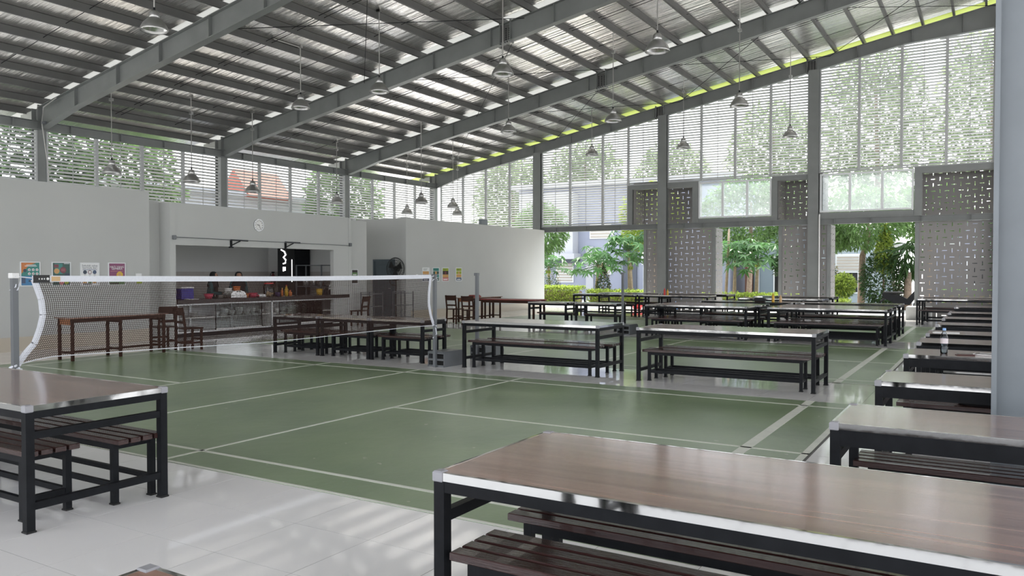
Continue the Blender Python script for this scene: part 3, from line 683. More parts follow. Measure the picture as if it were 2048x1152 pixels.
for (y0, y1, cols, lab) in ((21.29, 21.68, (P_WH, P_TAN, P_MAR, P_SLT), 'pale narrow poster with a sketch, first on the long wall'), (21.87, 22.25, (P_TEAL, P_DG, P_TEAL, P_DG), 'teal narrow poster behind the far net post'),
                            (22.42, 22.81, (P_LIME, P_DK, P_TAN, P_PNK), 'lime, black and orange narrow poster right of the net post'), (23.24, 23.61, (P_LIME, P_LIME, P_TAN, P_SLT), 'lime and navy narrow poster, last on the long wall')):
    t, w, h = poster(lab, y0, y1, 1.23, 1.71, P_DK if cols[1] is P_DK else P_WH)
    for k, c_ in enumerate(cols): blk(t, 0.022, w - 0.022, h*(0.76 - 0.235*k), h*(0.985 - 0.235*k) - 0.006, c_)
    for k in range(3): blk(t, 0.06, w - 0.1 - 0.03*k, h*(0.9 - 0.05*k), h*(0.915 - 0.05*k), P_DG if cols[0] is not P_DG else P_WH, lay=2)
    dot(t, w*0.5, h*0.62, 0.05, P_MAR if cols[1] is P_DK else P_TAN); blk(t, w*0.2, w*0.8, h*0.1, h*0.17, P_WH, lay=2)
t, w, h = poster('black and green framed notice beside the kitchen pillar', 18.03, 18.31, 1.2, 1.64, P_DK, x=-16.6)
blk(t, 0.03, w-0.03, h*0.35, h*0.78, P_GRN); blk(t, 0.06, w-0.06, h*0.6, h*0.66, P_WH, lay=2); blk(t, 0.09, w-0.09, h*0.42, h*0.5, P_LIME, lay=2)
for y_, z_, lb in ((23.15, 0.33, 'white wall socket left of the wooden desk by the long wall'), (21.0, 1.42, 'small white switch plates beside the narrow posters')):
    t = thing('wall_socket', lb, 'socket', (XW, y_, z_)); MB().bbox(0, 0.014, -0.06, 0.06, -0.06, 0.06, 0.004).build('plate', M_WPL, t); MB().disc((0.014, 0, 0), 0.03, 16, 'x', 0.004).build('socket_face', M_WALL, t)

# ------------------------------------------------------------------ serving counter
ct = thing('serving_counter', 'long serving counter with dark stone top and glazed aluminium shelves', 'counter', (XW, 11.9, 0))
L = 5.84; D = 0.75
MB().bbox(-D, 0.03, 0, L, 0.80, 0.90, 0.006).build('worktop', M_GRAN, ct)
MB().box(-D + 0.05, -0.06, 0.02, L - 0.02, 0, 0.10).build('plinth', M_BLACK, ct)
MB().box(-D + 0.04, -D + 0.06, 0.0, L, 0.1, 0.8).build('back_board', M_KIT, ct)
MB().box(-D + 0.06, -0.02, 0.03, L - 0.03, 0.10, 0.125).build('bottom_shelf', M_WHITE, ct)
MB().box(-D + 0.06, -0.06, 0.03, L - 0.03, 0.44, 0.46).build('middle_shelf', M_WHITE, ct)
for yy in (0.0, 2.86, 5.80): MB().box(-0.035, 0.0, yy, yy + 0.04, 0.10, 0.80).build('frame_post', M_ALU, ct)
for yy in (0.0, 2.92, 5.81): MB().box(-D + 0.06, -0.04, yy, yy + 0.03, 0.125, 0.80).build('end_board', M_WHITE, ct)
for zz in (0.10, 0.765): MB().box(-0.03, 0.0, 0.04, L - 0.04, zz, zz + 0.035).build('frame_rail', M_ALU, ct)
for k, (y0, y1) in enumerate(((1.1, 2.55), (3.15, 4.75))):
    MB().box(-0.022, -0.016, y0, y1, 0.16, 0.765).build('glass_door', M_GLASS, ct)
    MB().box(-0.024, -0.010, y0, y1, 0.135, 0.165).build('door_rail', M_WPL, ct)
    for yy in (y0, y1): MB().box(-0.024, -0.010, yy - 0.01, yy + 0.01, 0.135, 0.765).build('door_edge', M_BLACK, ct)
for yy in (0.85, 2.1, 3.9, 5.2): MB().box(-D + 0.06, -D + 0.1, yy - 0.03, yy + 0.03, 0.125, 0.8).build('shelf_post', M_ALU, ct)
# crockery on the shelf
bowl_p = [(0.03, 0), (0.05, 0.004), (0.085, 0.05), (0.1, 0.1), (0.095, 0.1), (0.08, 0.055), (0.045, 0.012), (0.0, 0.01)]
BOWL = MB().lathe(bowl_p, 16).mesh('bowl', M_WHITE, True)
POT = MB().lathe([(0.0, 0), (0.08, 0), (0.095, 0.03), (0.1, 0.12), (0.105, 0.16), (0.098, 0.16), (0.093, 0.12), (0.088, 0.03), (0.0, 0.02)], 16).mesh('pot', M_SILV, True)
PLATE = MB().lathe([(0.0, 0), (0.06, 0), (0.11, 0.018), (0.115, 0.022), (0.108, 0.022), (0.06, 0.006), (0.0, 0.005)], 18).mesh('plate', M_WHITE, True)
bi = 0
ordn = ['first', 'second', 'third', 'fourth', 'fifth', 'sixth', 'seventh', 'eighth', 'ninth', 'tenth', 'eleventh', 'twelfth', 'thirteenth', 'fourteenth']
spots = [(1.35, 0.8), (1.58, 1.05), (1.80, 1.0), (2.02, 1.15), (2.26, 1.15), (2.46, 0.9), (2.72, 0.9), (3.05, 1.0), (3.3, 0.95), (3.52, 0.95), (3.75, 1.15), (3.98, 1.0), (4.22, 1.1), (4.45, 0.95)]
for k, (yy, sc) in enumerate(spots):
    o = link('bowl', BOWL, None, (XW - 0.28, 11.9 + yy, 0.46)); o.scale = (sc, sc, sc * (1.7 if k % 2 else 1.25))
    tag(o, 'white bowl stack on the counter shelf, %s from the left' % ordn[k], 'bowl', 'crockery on the counter shelf')
for k in range(5):
    o = link('plate', PLATE, None, (XW - 0.3, 11.9 + 0.68, 0.46 + 0.022*k)); tag(o, 'white plate, %s from the bottom of the short stack on the counter shelf' % ordn[k], 'plate', 'stacked plates on the counter shelf')
for k, yy in enumerate((4.95, 5.2, 5.45)):
    o = link('plate', PLATE, None, (XW - 0.3, 11.9 + yy, 0.46)); tag(o, 'single white plate at the right end of the counter shelf, %s of three' % ordn[k], 'plate', 'loose plates on the counter shelf')
o = link('plate', PLATE, None, (XW - 0.28, 11.9 + 0.9, 0.46)); tag(o, 'single white plate beside the plate stack on the counter shelf', 'plate', 'loose plates on the counter shelf')
ZC = 0.90
def yk(px):
    pts = [(299, .682), (352, .723), (545, .900), (697, 1.079), (812, 1.244)]
    for (a, b), (c, d_) in zip(pts, pts[1:]):
        if px <= c: return (b + (d_ - b) * (px - a) / (c - a))
    return 1.244
def onc(px, x=-16.75): return (x, -x * yk(px), ZC)
t = thing('cooler_box', 'blue cool box with white lid at the left end of the counter', 'cool box', onc(366))
MB().bbox(-0.14, 0.14, -0.17, 0.17, 0, 0.26, 0.012).build('body', M_BLUE, t); MB().bbox(-0.15, 0.15, -0.18, 0.18, 0.26, 0.30, 0.01).build('lid', M_WPL, t); MB().tube([(0, -0.17, 0.2), (0.16, -0.1, 0.25), (0.16, 0.1, 0.25), (0, 0.17, 0.2)], 0.012, 6).build('handle', M_BLUE, t)
t = thing('tray', 'thin white tray beside the blue cool box', 'tray', onc(380, -16.55)); MB().bbox(-0.09, 0.09, -0.15, 0.15, 0, 0.015, 0.004).build('tray_base', M_WPL, t); MB().box(-0.09, 0.09, -0.15, -0.14, 0.015, 0.025).build('tray_rim', M_WPL, t)
t = thing('basin', 'small pink bowl in front of the first kitchen worker', 'bowl', onc(412)); MB().lathe([(0, 0), (0.07, 0), (0.1, 0.05), (0.115, 0.11), (0.105, 0.11), (0.06, 0.012), (0, 0.012)], 18).build('basin_body', M_PINK, t, True); MB().lathe([(0.105, 0.105), (0.122, 0.11), (0.118, 0.118), (0.105, 0.115)], 18).build('rim', M_PINK, t, True)
def chafing(lab, px, s):
    t = thing('chafing_dish', lab, 'chafing dish', onc(px)); 
    MB().bbox(-0.17*s, 0.17*s, -0.26*s, 0.26*s, 0, 0.07*s, 0.01).build('pan', M_SILV, t)
    m = MB(); n = 8
    m.prism([(0.26*s*math.cos(math.pi*k/n), 0.07*s + 0.13*s*math.sin(math.pi*k/n)) for k in range(n+1)], -0.16*s, 0.16*s, 'x'); m.build('dome_lid', M_SILV, t)
    MB().tube([(0.17*s, -0.07*s, 0.16*s), (0.21*s, 0, 0.19*s), (0.17*s, 0.07*s, 0.16*s)], 0.01, 6).build('handle', M_SILV, t)
chafing('large stainless chafing dish with domed lid on the counter', 464, 0.95); chafing('small stainless chafing dish beside the cookie jar', 520, 0.42)
def tub(lab, px, m, r=0.1, h=0.09, x=-16.9, nm='food_tub', cat='tub', z=0):
    c = onc(px, x); t = thing(nm, lab, cat, (c[0], c[1], c[2] + z)); MB().lathe([(0, 0), (r*0.8, 0), (r, h), (r*0.92, h), (r*0.75, 0.01), (0, 0.01)], 16).build('tub_body', m, t, True); MB().lathe([(r*0.9, h - 0.004), (r*1.06, h - 0.002), (r*1.05, h + 0.008), (r*0.9, h + 0.006)], 16).build('tub_rim', m, t, True)
tub('white tub behind the large chafing dish', 451, M_WPL, 0.095, 0.24, -17.06); tub('orange food tub behind the chafing dish', 468, M_ORAN, 0.095, 0.28, -17.06)
tub('orange fruit bowl right of the large chafing dish', 486, M_ORAN, 0.10, 0.08); tub('pink plate bowl right of the orange bowl', 502, M_PINK, 0.12, 0.1)
tub('dark purple tub right of the cookie jar', 555, mat('purple_plastic', (0.05, 0.03, 0.12), 0.4), 0.08, 0.1)
t = thing('cookie_jar', 'clear plastic jar with red lid holding pale biscuits', 'jar', onc(538))
MB().lathe([(0, 0), (0.14, 0), (0.15, 0.02), (0.15, 0.3), (0.12, 0.34)], 20).build('jar_body', M_CLEAR, t, True); MB().lathe([(0, 0.37), (0.11, 0.37), (0.125, 0.36), (0.125, 0.33), (0, 0.33)], 20).build('lid', M_RED, t)
for k in range(16):
    MB().lathe([(0, 0), (0.035, 0), (0.04, 0.012), (0.03, 0.022), (0, 0.024)], 10, (0.08*math.cos(k*2.4)*(0.4 + 0.6*(k % 3)/2), 0.08*math.sin(k*2.4)*(0.4 + 0.6*(k % 3)/2), 0.012 + 0.02*(k//3))).build('biscuit', M_COOK, t)
def bottle(lab, px, m, r, h, capm, x=-16.8):
    t = thing('bottle', lab, 'bottle', onc(px, x), group='bottles on the serving counter'); MB().lathe([(0, 0), (r, 0), (r, h*0.6), (r*0.4, h*0.8), (r*0.4, h*0.9)], 14).build('bottle_body', m, t, True); MB().lathe([(0, h), (r*0.45, h), (r*0.45, h*0.9), (0, h*0.9)], 12).build('cap', capm, t)
bottle('yellow oil bottle in front of the dark kitchen door', 571, M_YEL, 0.05, 0.3, M_RED); bottle('short orange sauce bottle beside the yellow bottle', 578, M_ORAN, 0.05, 0.16, M_RED); bottle('thin amber bottle left of the yellow bottle', 563, M_ORAN, 0.035, 0.22, M_YEL)
tub('yellow tub on the right part of the counter', 635, M_YEL, 0.10, 0.16); bottle('dark jar beside the yellow tub', 648, M_BLACK, 0.06, 0.2, M_BLACK); bottle('black jar next to the silver flask', 657, M_BLACK, 0.055, 0.17, M_SILV)
bottle('silver flask on the right part of the counter', 656, M_SILV, 0.04, 0.28, M_WPL, -17.0); bottle('clear bottle near the right pillar', 665, M_CLEAR, 0.05, 0.26, M_RED); bottle('orange juice jug near the right pillar', 674, M_ORAN, 0.075, 0.24, M_ORAN); tub('white canister at the right end of the counter', 684, M_WPL, 0.07, 0.2)

# ------------------------------------------------------------------ kitchen rear
t = thing('display_fridge', 'tall black glass fronted fridge with glowing white shapes in the kitchen', 'fridge', (-18.9, 17.95, 0))
MB().bbox(-0.45, 0.35, -0.3, 0.3, 0, 2.35, 0.01).build('cabinet', M_BLACK, t); MB().box(-0.42, 0.32, -0.312, -0.3, 0.1, 2.3).build('glass_door', M_DARK, t)
MB().box(0.19, 0.212, -0.325, -0.312, 1.25, 1.95).build('glow_bar', M_GLOW, t)  # emissive white bar, spots and squiggle set on the dark front
for (a, b, c, e) in ((-0.2, -0.15, 1.58, 1.72), (-0.12, -0.08, 1.6, 1.72), (-0.16, -0.08, 1.3, 1.38)): MB().box(a, b, -0.322, -0.312, c, e).build('glow_spot', M_GLOW, t)
MB().tube([(-0.26, -0.33, 2.26), (-0.12, -0.33, 2.2), (-0.06, -0.33, 2.1), (-0.16, -0.33, 2.02), (-0.06, -0.33, 1.94), (-0.08, -0.33, 1.84), (-0.17, -0.33, 1.82)], 0.022, 8).build('glow_squiggle', M_GLOW, t)
t = thing('fire_extinguisher', 'dark fire extinguisher hanging on the kitchen rear wall', 'extinguisher', (-18.9 - 1.25, 18.18, 1.05))
MB().lathe([(0, 0), (0.075, 0), (0.08, 0.02), (0.08, 0.36), (0.03, 0.44), (0.02, 0.47)], 16).build('cylinder', M_MAROON if 'M_MAROON' in globals() else mat('dark_red_paint', (0.12, 0.012, 0.012), 0.4), t, True)
MB().bbox(-0.05, 0.05, -0.02, 0.02, 0.47, 0.52, 0.004).build('valve', M_BLACK, t); MB().tube([(0.0, 0, 0.5), (-0.12, 0, 0.45), (-0.13, 0, 0.2)], 0.012, 6).build('hose', M_BLACK, t)
t = thing('kitchen_rack', 'grey steel shelf rack with pots behind the hatch pillar', 'rack', (-18.35, 17.85, 0))
for a in (0, 1.05):
    for b in (0, 0.4): MB().box(a, a + 0.035, b - 0.4, b - 0.365, 0, 1.78).build('post', M_POST, t)
for zz in (0.5, 1.1, 1.75): MB().box(0, 1.085, -0.4, 0.035, zz, zz + 0.025).build('shelf', M_POST, t)
for k, (xx, s_) in enumerate(((0.25, 1.4), (0.55, 1.2), (0.87, 1.4))):
    o = link('cooking_pot', POT, None, (-18.35 + xx, 17.68, 1.125)); o.scale = (s_, s_, s_*1.2); tag(o, 'stainless cooking pot on the kitchen rack, %s from the left' % ordn[k], 'pot', 'pots on the kitchen rack')

# two kitchen workers
def skin_body(name, verts, edges, mt, parent, root=0, sub=2):
    me = bpy.data.meshes.new(name); me.from_pydata([v[:3] for v in verts], edges, []); me.materials.append(mt)
    o = link(name, me, parent)
    sk = o.modifiers.new('skin', 'SKIN'); sl = me.skin_vertices[0].data
    for i, v in enumerate(verts):
        r = v[3] if isinstance(v[3], tuple) else (v[3], v[3]); sl[i].radius = r; sl[i].use_root = (i == root)
    sk.use_smooth_shade = True
    sd = o.modifiers.new('sub', 'SUBSURF'); sd.levels = sub; sd.render_levels = sub
    return o
def worker(lab, loc, rz, bend, reach):
    t = thing('person', lab, 'person', loc, rz)
    # local: facing +x ; z up
    f = bend
    V = [(0, 0, 0.86, (0.15, 0.12)), (0.02, 0, 1.02, (0.155, 0.11)), (0.04 + f*0.4, 0, 1.18, (0.16, 0.11)), (0.04 + f*0.7, 0, 1.27, (0.13, 0.09)), (0.05 + f*0.85, 0, 1.34, (0.055, 0.055)), (0.06 + f, 0, 1.43, (0.07, 0.08)), (0.065 + f, 0, 1.50, (0.068, 0.075))]
    E = [(0,1),(1,2),(2,3),(3,4),(4,5),(5,6)]
    for sd in (-1, 1):
        b = len(V); rc = reach if sd > 0 else reach * 0.9
        V += [(0.04 + f*0.7, 0.17*sd, 1.26, 0.062), (0.06 + f*0.6, 0.22*sd, 1.02, 0.048), (0.24 + rc*0.5, 0.17*sd, 0.99, 0.038), (0.30 + rc, 0.12*sd, 1.0, 0.028)]
        E += [(3, b), (b, b+1), (b+1, b+2), (b+2, b+3)]
        V += [(0.0, 0.085*sd, 0.80, 0.095), (0.02, 0.09*sd, 0.46, 0.065), (-0.01, 0.09*sd, 0.08, 0.045), (0.12, 0.10*sd, 0.03, 0.035)]
        E += [(0, b+4), (b+4, b+5), (b+5, b+6), (b+6, b+7)]
    body = skin_body('body', V, E, M_TEAL, t)
    # face, hands, scarf, apron
    hx = 0.065 + f
    face = MB(); face.lathe([(0, -0.11), (0.04, -0.1), (0.066, -0.05), (0.072, 0.0), (0.066, 0.05), (0.03, 0.09), (0, 0.1)], 16, (hx + 0.022, 0, 1.455)); face.lathe([(0, 0.02), (0.012, 0), (0.014, -0.02), (0, -0.024)], 8, (hx + 0.098, 0, 1.455))
    face.build('face', M_SKIN, t, True)
    for sd in (-1, 1): MB().lathe([(0, 0.008), (0.009, 0), (0, -0.008)], 8, (hx + 0.088, 0.027*sd, 1.475)).build('eye', M_BLACK, t, True)
    MB().bar((hx + 0.088, -0.02, 1.41), (hx + 0.088, 0.02, 1.41), 0.008, 0.008).build('mouth', M_MOUTH, t)
    # scarf: hood around the head falling onto chest and back
    sc = MB(); n = 20; prof = [(0.03, 1.575), (0.075, 1.55), (0.098, 1.49), (0.1, 1.42), (0.105, 1.36), (0.15, 1.28), (0.175, 1.2), (0.165, 1.16)]
    rings = []
    for r, z in prof:
        g_ = []
        for k in range(n):
            a = 2*math.pi*k/n; cx = hx - 0.012 if z > 1.34 else 0.05 + f*0.75
            rr = r
            if z > 1.38 and z < 1.54 and math.cos(a) > 0.75: rr = r * 0.72       # opening round the face
            g_.append((cx + rr*math.cos(a)*(1.0 if z > 1.3 else 0.85), rr*math.sin(a)*(1.0 if z > 1.3 else 1.2), z))
        rings.append(g_)
    vs = [p for g_ in rings for p in g_]; fs = [tuple(range(n))]
    for i in range(len(prof) - 1):
        for k in range(n): fs.append((i*n+k, i*n+(k+1)%n, (i+1)*n+(k+1)%n, (i+1)*n+k))
    sc.add(vs, fs); sc.build('head_scarf', M_HIJAB, t, True)
    ap = MB(); ap.prism([(0.16 + f*0.4, 1.2), (0.19, 1.0), (0.18, 0.8), (0.16, 0.45), (0.145, 0.45), (0.165, 0.8), (0.175, 1.0), (0.145 + f*0.4, 1.2)], -0.15, 0.15, 'y'); ap.build('apron', M_HIJAB, t)
    for sd in (-1, 1):
        hd = thing_part('hand', t, (0.30 + reach*(1 if sd > 0 else 0.9), 0.12*sd, 1.0))
    return t
M_MOUTH = mat('lips', (0.22, 0.07, 0.06), 0.5)
def thing_part(name, parent, loc):
    # palm with four unequal curled fingers and a thumb, one joined mesh
    m = MB(); m.bbox(-0.02, 0.07, -0.038, 0.038, -0.014, 0.014, 0.006)
    for k, (y, L_) in enumerate(((-0.029, 0.06), (-0.010, 0.072), (0.010, 0.068), (0.029, 0.05))):
        m.tube([(0.06, y, 0), (0.06 + L_*0.5, y, -0.004), (0.06 + L_*0.8, y, -0.022), (0.06 + L_*0.9, y, -0.04)], [0.0095, 0.009, 0.008, 0.006], 6)
    m.tube([(0.0, 0.03, 0), (0.03, 0.06, -0.008), (0.055, 0.065, -0.02)], [0.011, 0.01, 0.007], 6)
    o = m.build(name, M_SKIN, parent, True); o.location = loc; return o
worker('kitchen worker in black scarf and teal shirt looking right, standing behind the counter left', (-17.75, 13.85, 0), 40, 0.04, 0.06)
worker('kitchen worker in black scarf bending over the chafing dish', (-17.7, 14.72, 0), -30, 0.08, 0.1)

# ------------------------------------------------------------------ canteen tables and benches
TH_ = 0.768
def make_table(L, Wd, apron=0.045, H_=TH_):
    t = thing('canteen_table', 'x', 'table')
    x, y = L/2, Wd/2; e = 0.016
    MB().box(-x + e, x - e, -y + e, y - e, H_ - 0.034, H_ - 0.001).build('tabletop', M_LAM, t)
    for s in (-1, 1):
        a, b = sorted((s*y, s*(y - e))); MB().bbox(-x, x, a, b, H_ - 0.036, H_, 0.0015).build('edge_trim', M_CHROME, t)
        a, b = sorted((s*x, s*(x - e))); MB().bbox(a, b, -y + e, y - e, H_ - 0.036, H_, 0.0015).build('edge_trim', M_CHROME, t)
    z = H_ - 0.036
    lw = 0.046
    for s in (-1, 1):
        c = s*(y - 0.026); MB().box(-x + 0.03, x - 0.03, c - lw/2, c + lw/2, z - apron, z).build('apron_rail', M_BLACK, t)
        c = s*(x - 0.026); MB().box(c - lw/2, c + lw/2, -y + 0.05, y - 0.05, z - apron, z).build('apron_rail', M_BLACK, t)
        MB().box(c - lw/2 + 0.003, c + lw/2 - 0.003, -y + 0.05, y - 0.05, H_ - 0.205, H_ - 0.16).build('end_rail', M_BLACK, t)
        MB().box(c - lw/2 + 0.003, c + lw/2 - 0.003, -y + 0.05, y - 0.05, 0.135, 0.18).build('end_stretcher', M_BLACK, t)
        for q in (-1, 1):
            cx, cy = s*(x - 0.026), q*(y - 0.026)
            lg = MB().box(cx - lw/2 - 0.002, cx + lw/2 + 0.002, cy - lw/2 - 0.002, cy + lw/2 + 0.002, 0.012, z).build('leg', M_BLACK, t)
            MB().bbox(cx - 0.03, cx + 0.03, cy - 0.03, cy + 0.03, 0, 0.013, 0.003).build('foot', M_RUB, lg)
            kx, ky = s*x, q*y
            MB().bbox(min(kx, kx - s*0.045) - 0.003*(s < 0), max(kx, kx - s*0.045) + 0.003*(s > 0), min(ky, ky - q*0.045) - 0.003*(q < 0), max(ky, ky - q*0.045) + 0.003*(q > 0), H_ - 0.042, H_ + 0.004, 0.006).build('corner_cap', M_CAP, t)
    return t
def make_bench(L, Wd=0.335, H_=0.45):
    t = thing('slatted_bench', 'x', 'bench')
    n = 4; sw = (Wd - 0.018*(n - 1)) / n
    me = MB().bbox(-L/2, L/2, -sw/2, sw/2, H_ - 0.036, H_, 0.004).mesh('slat', M_SLAT)
    for k in range(n): link('slat', me, t, (0, -Wd/2 + sw/2 + k*(sw + 0.018), 0))
    fx, fy, r = L/2 - 0.10, Wd/2 - 0.03, 0.019; z = H_ - 0.036
    for s in (-1, 1):
        MB().box(-fx, fx, s*fy - r, s*fy + r, z - 0.04, z).build('seat_rail', M_BLACK, t)
        MB().box(-fx, fx, s*fy - r + 0.004, s*fy + r - 0.004, 0.115, 0.15).build('stretcher', M_BLACK, t)
        MB().box(s*fx - r, s*fx + r, -fy, fy, z - 0.04, z).build('end_rail', M_BLACK, t)
        MB().box(s*fx - r + 0.004, s*fx + r - 0.004, -fy, fy, 0.115, 0.15).build('end_stretcher', M_BLACK, t)
        for q in (-1, 1):
            lg = MB().box(s*fx - r - 0.001, s*fx + r + 0.001, q*fy - r - 0.001, q*fy + r + 0.001, 0.01, z).build('leg', M_BLACK, t)
            MB().bbox(s*fx - 0.025, s*fx + 0.025, q*fy - 0.025, q*fy + 0.025, 0, 0.012, 0.002).build('foot', M_RUB, lg)
    return t
PROTO = {}
def place(key, maker, label, x, y, rz=0, group=None, z=0):
    if key not in PROTO: PROTO[key] = o = maker()
    else: o = copy_tree(PROTO[key])
    o['label'] = label
    if group: o['group'] = group
    o.location = (x, y, z); o.rotation_euler = (0, 0, R(rz)); return o
def T(size, label, x, y, rz=0):
    mk = {'long': lambda: make_table(2.45, 0.95), 'row': lambda: make_table(2.45, 0.72, 0.085), 'short': lambda: make_table(1.19, 0.68, 0.05, 0.735)}[size]
    return place('T' + size, mk, label, x, y, rz, 'brown canteen tables with black steel frames')
def B(size, label, x, y, rz=0):
    mk = {'long': lambda: make_bench(2.3), 'short': lambda: make_bench(1.05, 0.3, 0.44)}[size]
    return place('B' + size, mk, label, x, y, rz, 'dark slatted benches with black steel frames')
T('long', 'large brown table with chrome edge in the right foreground', -0.695, 3.035)
B('long', 'slatted bench nearest the camera under the right foreground table', -0.70, 2.74); B('long', 'slatted bench on the far side of the right foreground table', -0.77, 3.30)
T('long', 'brown table at the left picture edge, its right end beside the court', -6.145, 3.005)
B('long', 'slatted bench on the camera side of the left edge table', -6.26, 2.80); B('long', 'slatted bench on the court side of the left edge table', -6.11, 3.31)
T('long', 'brown table of which only one corner shows at the bottom edge', -0.748, 0.864)
B('long', 'slatted bench under the table at the bottom edge', -0.70, 1.15)
for (cx, nm) in ((-6.205, 'left table between near and middle court'), (-3.155, 'right table between near and middle court')):
    cy = 11.17; T('long', 'brown canteen table, ' + nm, cx, cy)
    B('long', 'slatted bench, camera side of the ' + nm, cx - 0.02, cy - 0.22); B('long', 'slatted bench, far side of the ' + nm, cx + 0.05, cy + 0.26)
for k, cx in enumerate((-11.36, -10.11, -8.90)):
    T('short', 'short brown table behind the net, %s of the joined row of three' % ('left', 'middle', 'right')[k], cx, 11.12)
    B('short', 'short slatted bench behind the net, camera side, under the %s joined table' % ('left', 'middle', 'right')[k], cx + 0.04, 11.02); B('short', 'short slatted bench behind the net, kitchen side, at the %s joined table' % ('left', 'middle', 'right')[k], cx + 0.06, 11.45)
ry = [4.49, 6.39, 8.59, 10.12, 11.60, 13.65, 15.45, 17.57, 20.60]
rl = ['nearest', 'second', 'third (water bottle)', 'fourth', 'fifth', 'sixth', 'seventh', 'eighth', 'ninth and farthest']
for k, yy in enumerate(ry):
    T('row', 'narrow brown table, %s in the row beside the column' % rl[k], -0.735 + 1.225, yy + 0.36)
    by = yy + (0.76 if k == 0 else 1.02 if k < 3 else 0.95)
    if k == 1: by = 7.72
    B('long', 'slatted bench behind the %s table of the row beside the column' % rl[k].replace(',', ''), -0.70 + 1.15, by)
far = [(-3.105, 18.73, 'front right table beyond the middle court'), (-3.105, 19.70, 'second right table beyond the middle court'), (-6.02, 18.73, 'front left table beyond the middle court'), (-5.96, 19.70, 'second left table beyond the middle court'),
       (-5.62, 21.70, 'table carrying the black pouch'), (-3.12, 21.75, 'table right of the black pouch table'), (-5.42, 24.75, 'nearer table before the narrow perforated screen'), (-5.45, 26.75, 'farther table before the narrow perforated screen'),
       (-11.77, 26.2, 'table before the hedge in the left opening'), (-9.25, 26.2, 'table with red and yellow sauce bottles'), (-11.6, 28.0, 'rearmost table close to the left hedge'), (-9.1, 28.0, 'rearmost table close to the left screen'), (-0.695, 26.65, 'nearer table under the wide perforated screen'), (-0.67, 28.4, 'farther table under the wide perforated screen')]
for (cx, cy, lab) in far:
    T('long', 'brown ' + lab, cx, cy)
    B('long', 'slatted bench, camera side of the ' + lab, cx - 0.02, cy - 0.27); 
    if cy < 24: B('long', 'slatted bench, far side of the ' + lab, cx + 0.03, cy + 0.27)
for k, cx in enumerate((-10.45, -9.0)):
    T('short', 'short brown table beyond the middle court near the long wall, %s one' % ('left', 'right')[k], cx, 19.45)
    B('short', 'short slatted bench under the %s short table near the long wall' % ('left', 'right')[k], cx + 0.05, 19.55)
# red topped table
t = thing('red_table', 'long table with a red laminate top near the long white wall', 'table', (-12.05, 19.95, 0))
MB().bbox(-0.95, 0.95, -0.35, 0.35, 0.74, 0.77, 0.004).build('tabletop', M_REDTOP, t)
for s in (-1, 1):
    MB().box(-0.9, 0.9, s*0.3 - 0.015, s*0.3 + 0.015, 0.66, 0.74).build('apron_rail', M_WOOD, t)
    MB().box(s*0.85 - 0.015, s*0.85 + 0.015, -0.28, 0.28, 0.14, 0.18).build('stretcher', M_WOOD, t)
    for q in (-1, 1): MB().box(s*0.88 - 0.025, s*0.88 + 0.025, q*0.31 - 0.025, q*0.31 + 0.025, 0, 0.74).build('leg', M_WOOD, t)
# wooden desks: narrow, three leg pairs
def make_desk():
    t = thing('school_desk', 'x', 'desk'); L = 1.85; w = 0.44; h = 0.765
    MB().bbox(-w/2 - 0.03, w/2 + 0.03, -L/2 - 0.04, L/2 + 0.04, h - 0.022, h, 0.003).build('desktop', M_LAM, t)
    for s in (-1, 1): MB().box(s*(w/2 - 0.012) - 0.012, s*(w/2 - 0.012) + 0.012, -L/2 + 0.02, L/2 - 0.02, h - 0.09, h - 0.022).build('apron', M_WOOD, t)
    MB().box(-0.015, 0.015, -L/2 + 0.03, L/2 - 0.03, 0.13, 0.165).build('long_stretcher', M_WOOD, t)
    for k, yy in enumerate((-L/2 + 0.03, 0.0, L/2 - 0.03)):
        MB().box(-w/2 + 0.03, w/2 - 0.03, yy - 0.012, yy + 0.012, h - 0.13, h - 0.024).build('end_panel', M_WOODO if k == 0 else M_WOOD, t)
        MB().box(-w/2 + 0.03, w/2 - 0.03, yy - 0.015, yy + 0.015, 0.13, 0.165).build('stretcher', M_WOOD, t)
        for s in (-1, 1): MB().box(s*(w/2 - 0.02) - 0.022, s*(w/2 - 0.02) + 0.022, yy - 0.022, yy + 0.022, 0, h - 0.022).build('leg', M_WOOD, t)
    return t
place('desk', make_desk, 'long narrow dark wood desk with orange end panel behind the net', -13.97, 8.78, 0, 'dark wooden school desks')
place('desk', make_desk, 'long narrow dark wood desk by the long white wall', -13.97, 21.1, 0, 'dark wooden school desks')
def make_chair():
    t = thing('wooden_chair', 'x', 'chair')     # faces +y
    MB().bbox(-0.2, 0.2, -0.19, 0.2, 0.425, 0.45, 0.004).build('seat', M_WOOD, t)
    for s in (-1, 1):
        MB().bar((s*0.175, 0.17, 0), (s*0.175, 0.17, 0.425), 0.038, 0.038).build('leg', M_WOOD, t)
        MB().bar((s*0.175, -0.19, 0), (s*0.175, -0.17, 0.45), 0.038, 0.038).build('leg', M_WOOD, t)
        MB().bar((s*0.175, -0.17, 0.45), (s*0.175, -0.235, 0.86), 0.036, 0.036).build('back_post', M_WOOD, t)
        MB().box(s*0.175 - 0.01, s*0.175 + 0.01, -0.17, 0.15, 0.13, 0.165).build('side_stretcher', M_WOOD, t)
    MB().box(-0.155, 0.155, 0.15, 0.175, 0.2, 0.235).build('front_stretcher', M_WOOD, t)
    MB().bar((-0.16, -0.222, 0.78), (0.16, -0.222, 0.78), 0.02, 0.15).build('top_rail', M_WOOD, t)
    MB().bar((-0.16, -0.19, 0.56), (0.16, -0.19, 0.56), 0.02, 0.05).build('lower_rail', M_WOOD, t)
    MB().box(-0.155, 0.155, -0.17, -0.15, 0.13, 0.165).build('back_stretcher', M_WOOD, t)
    return t
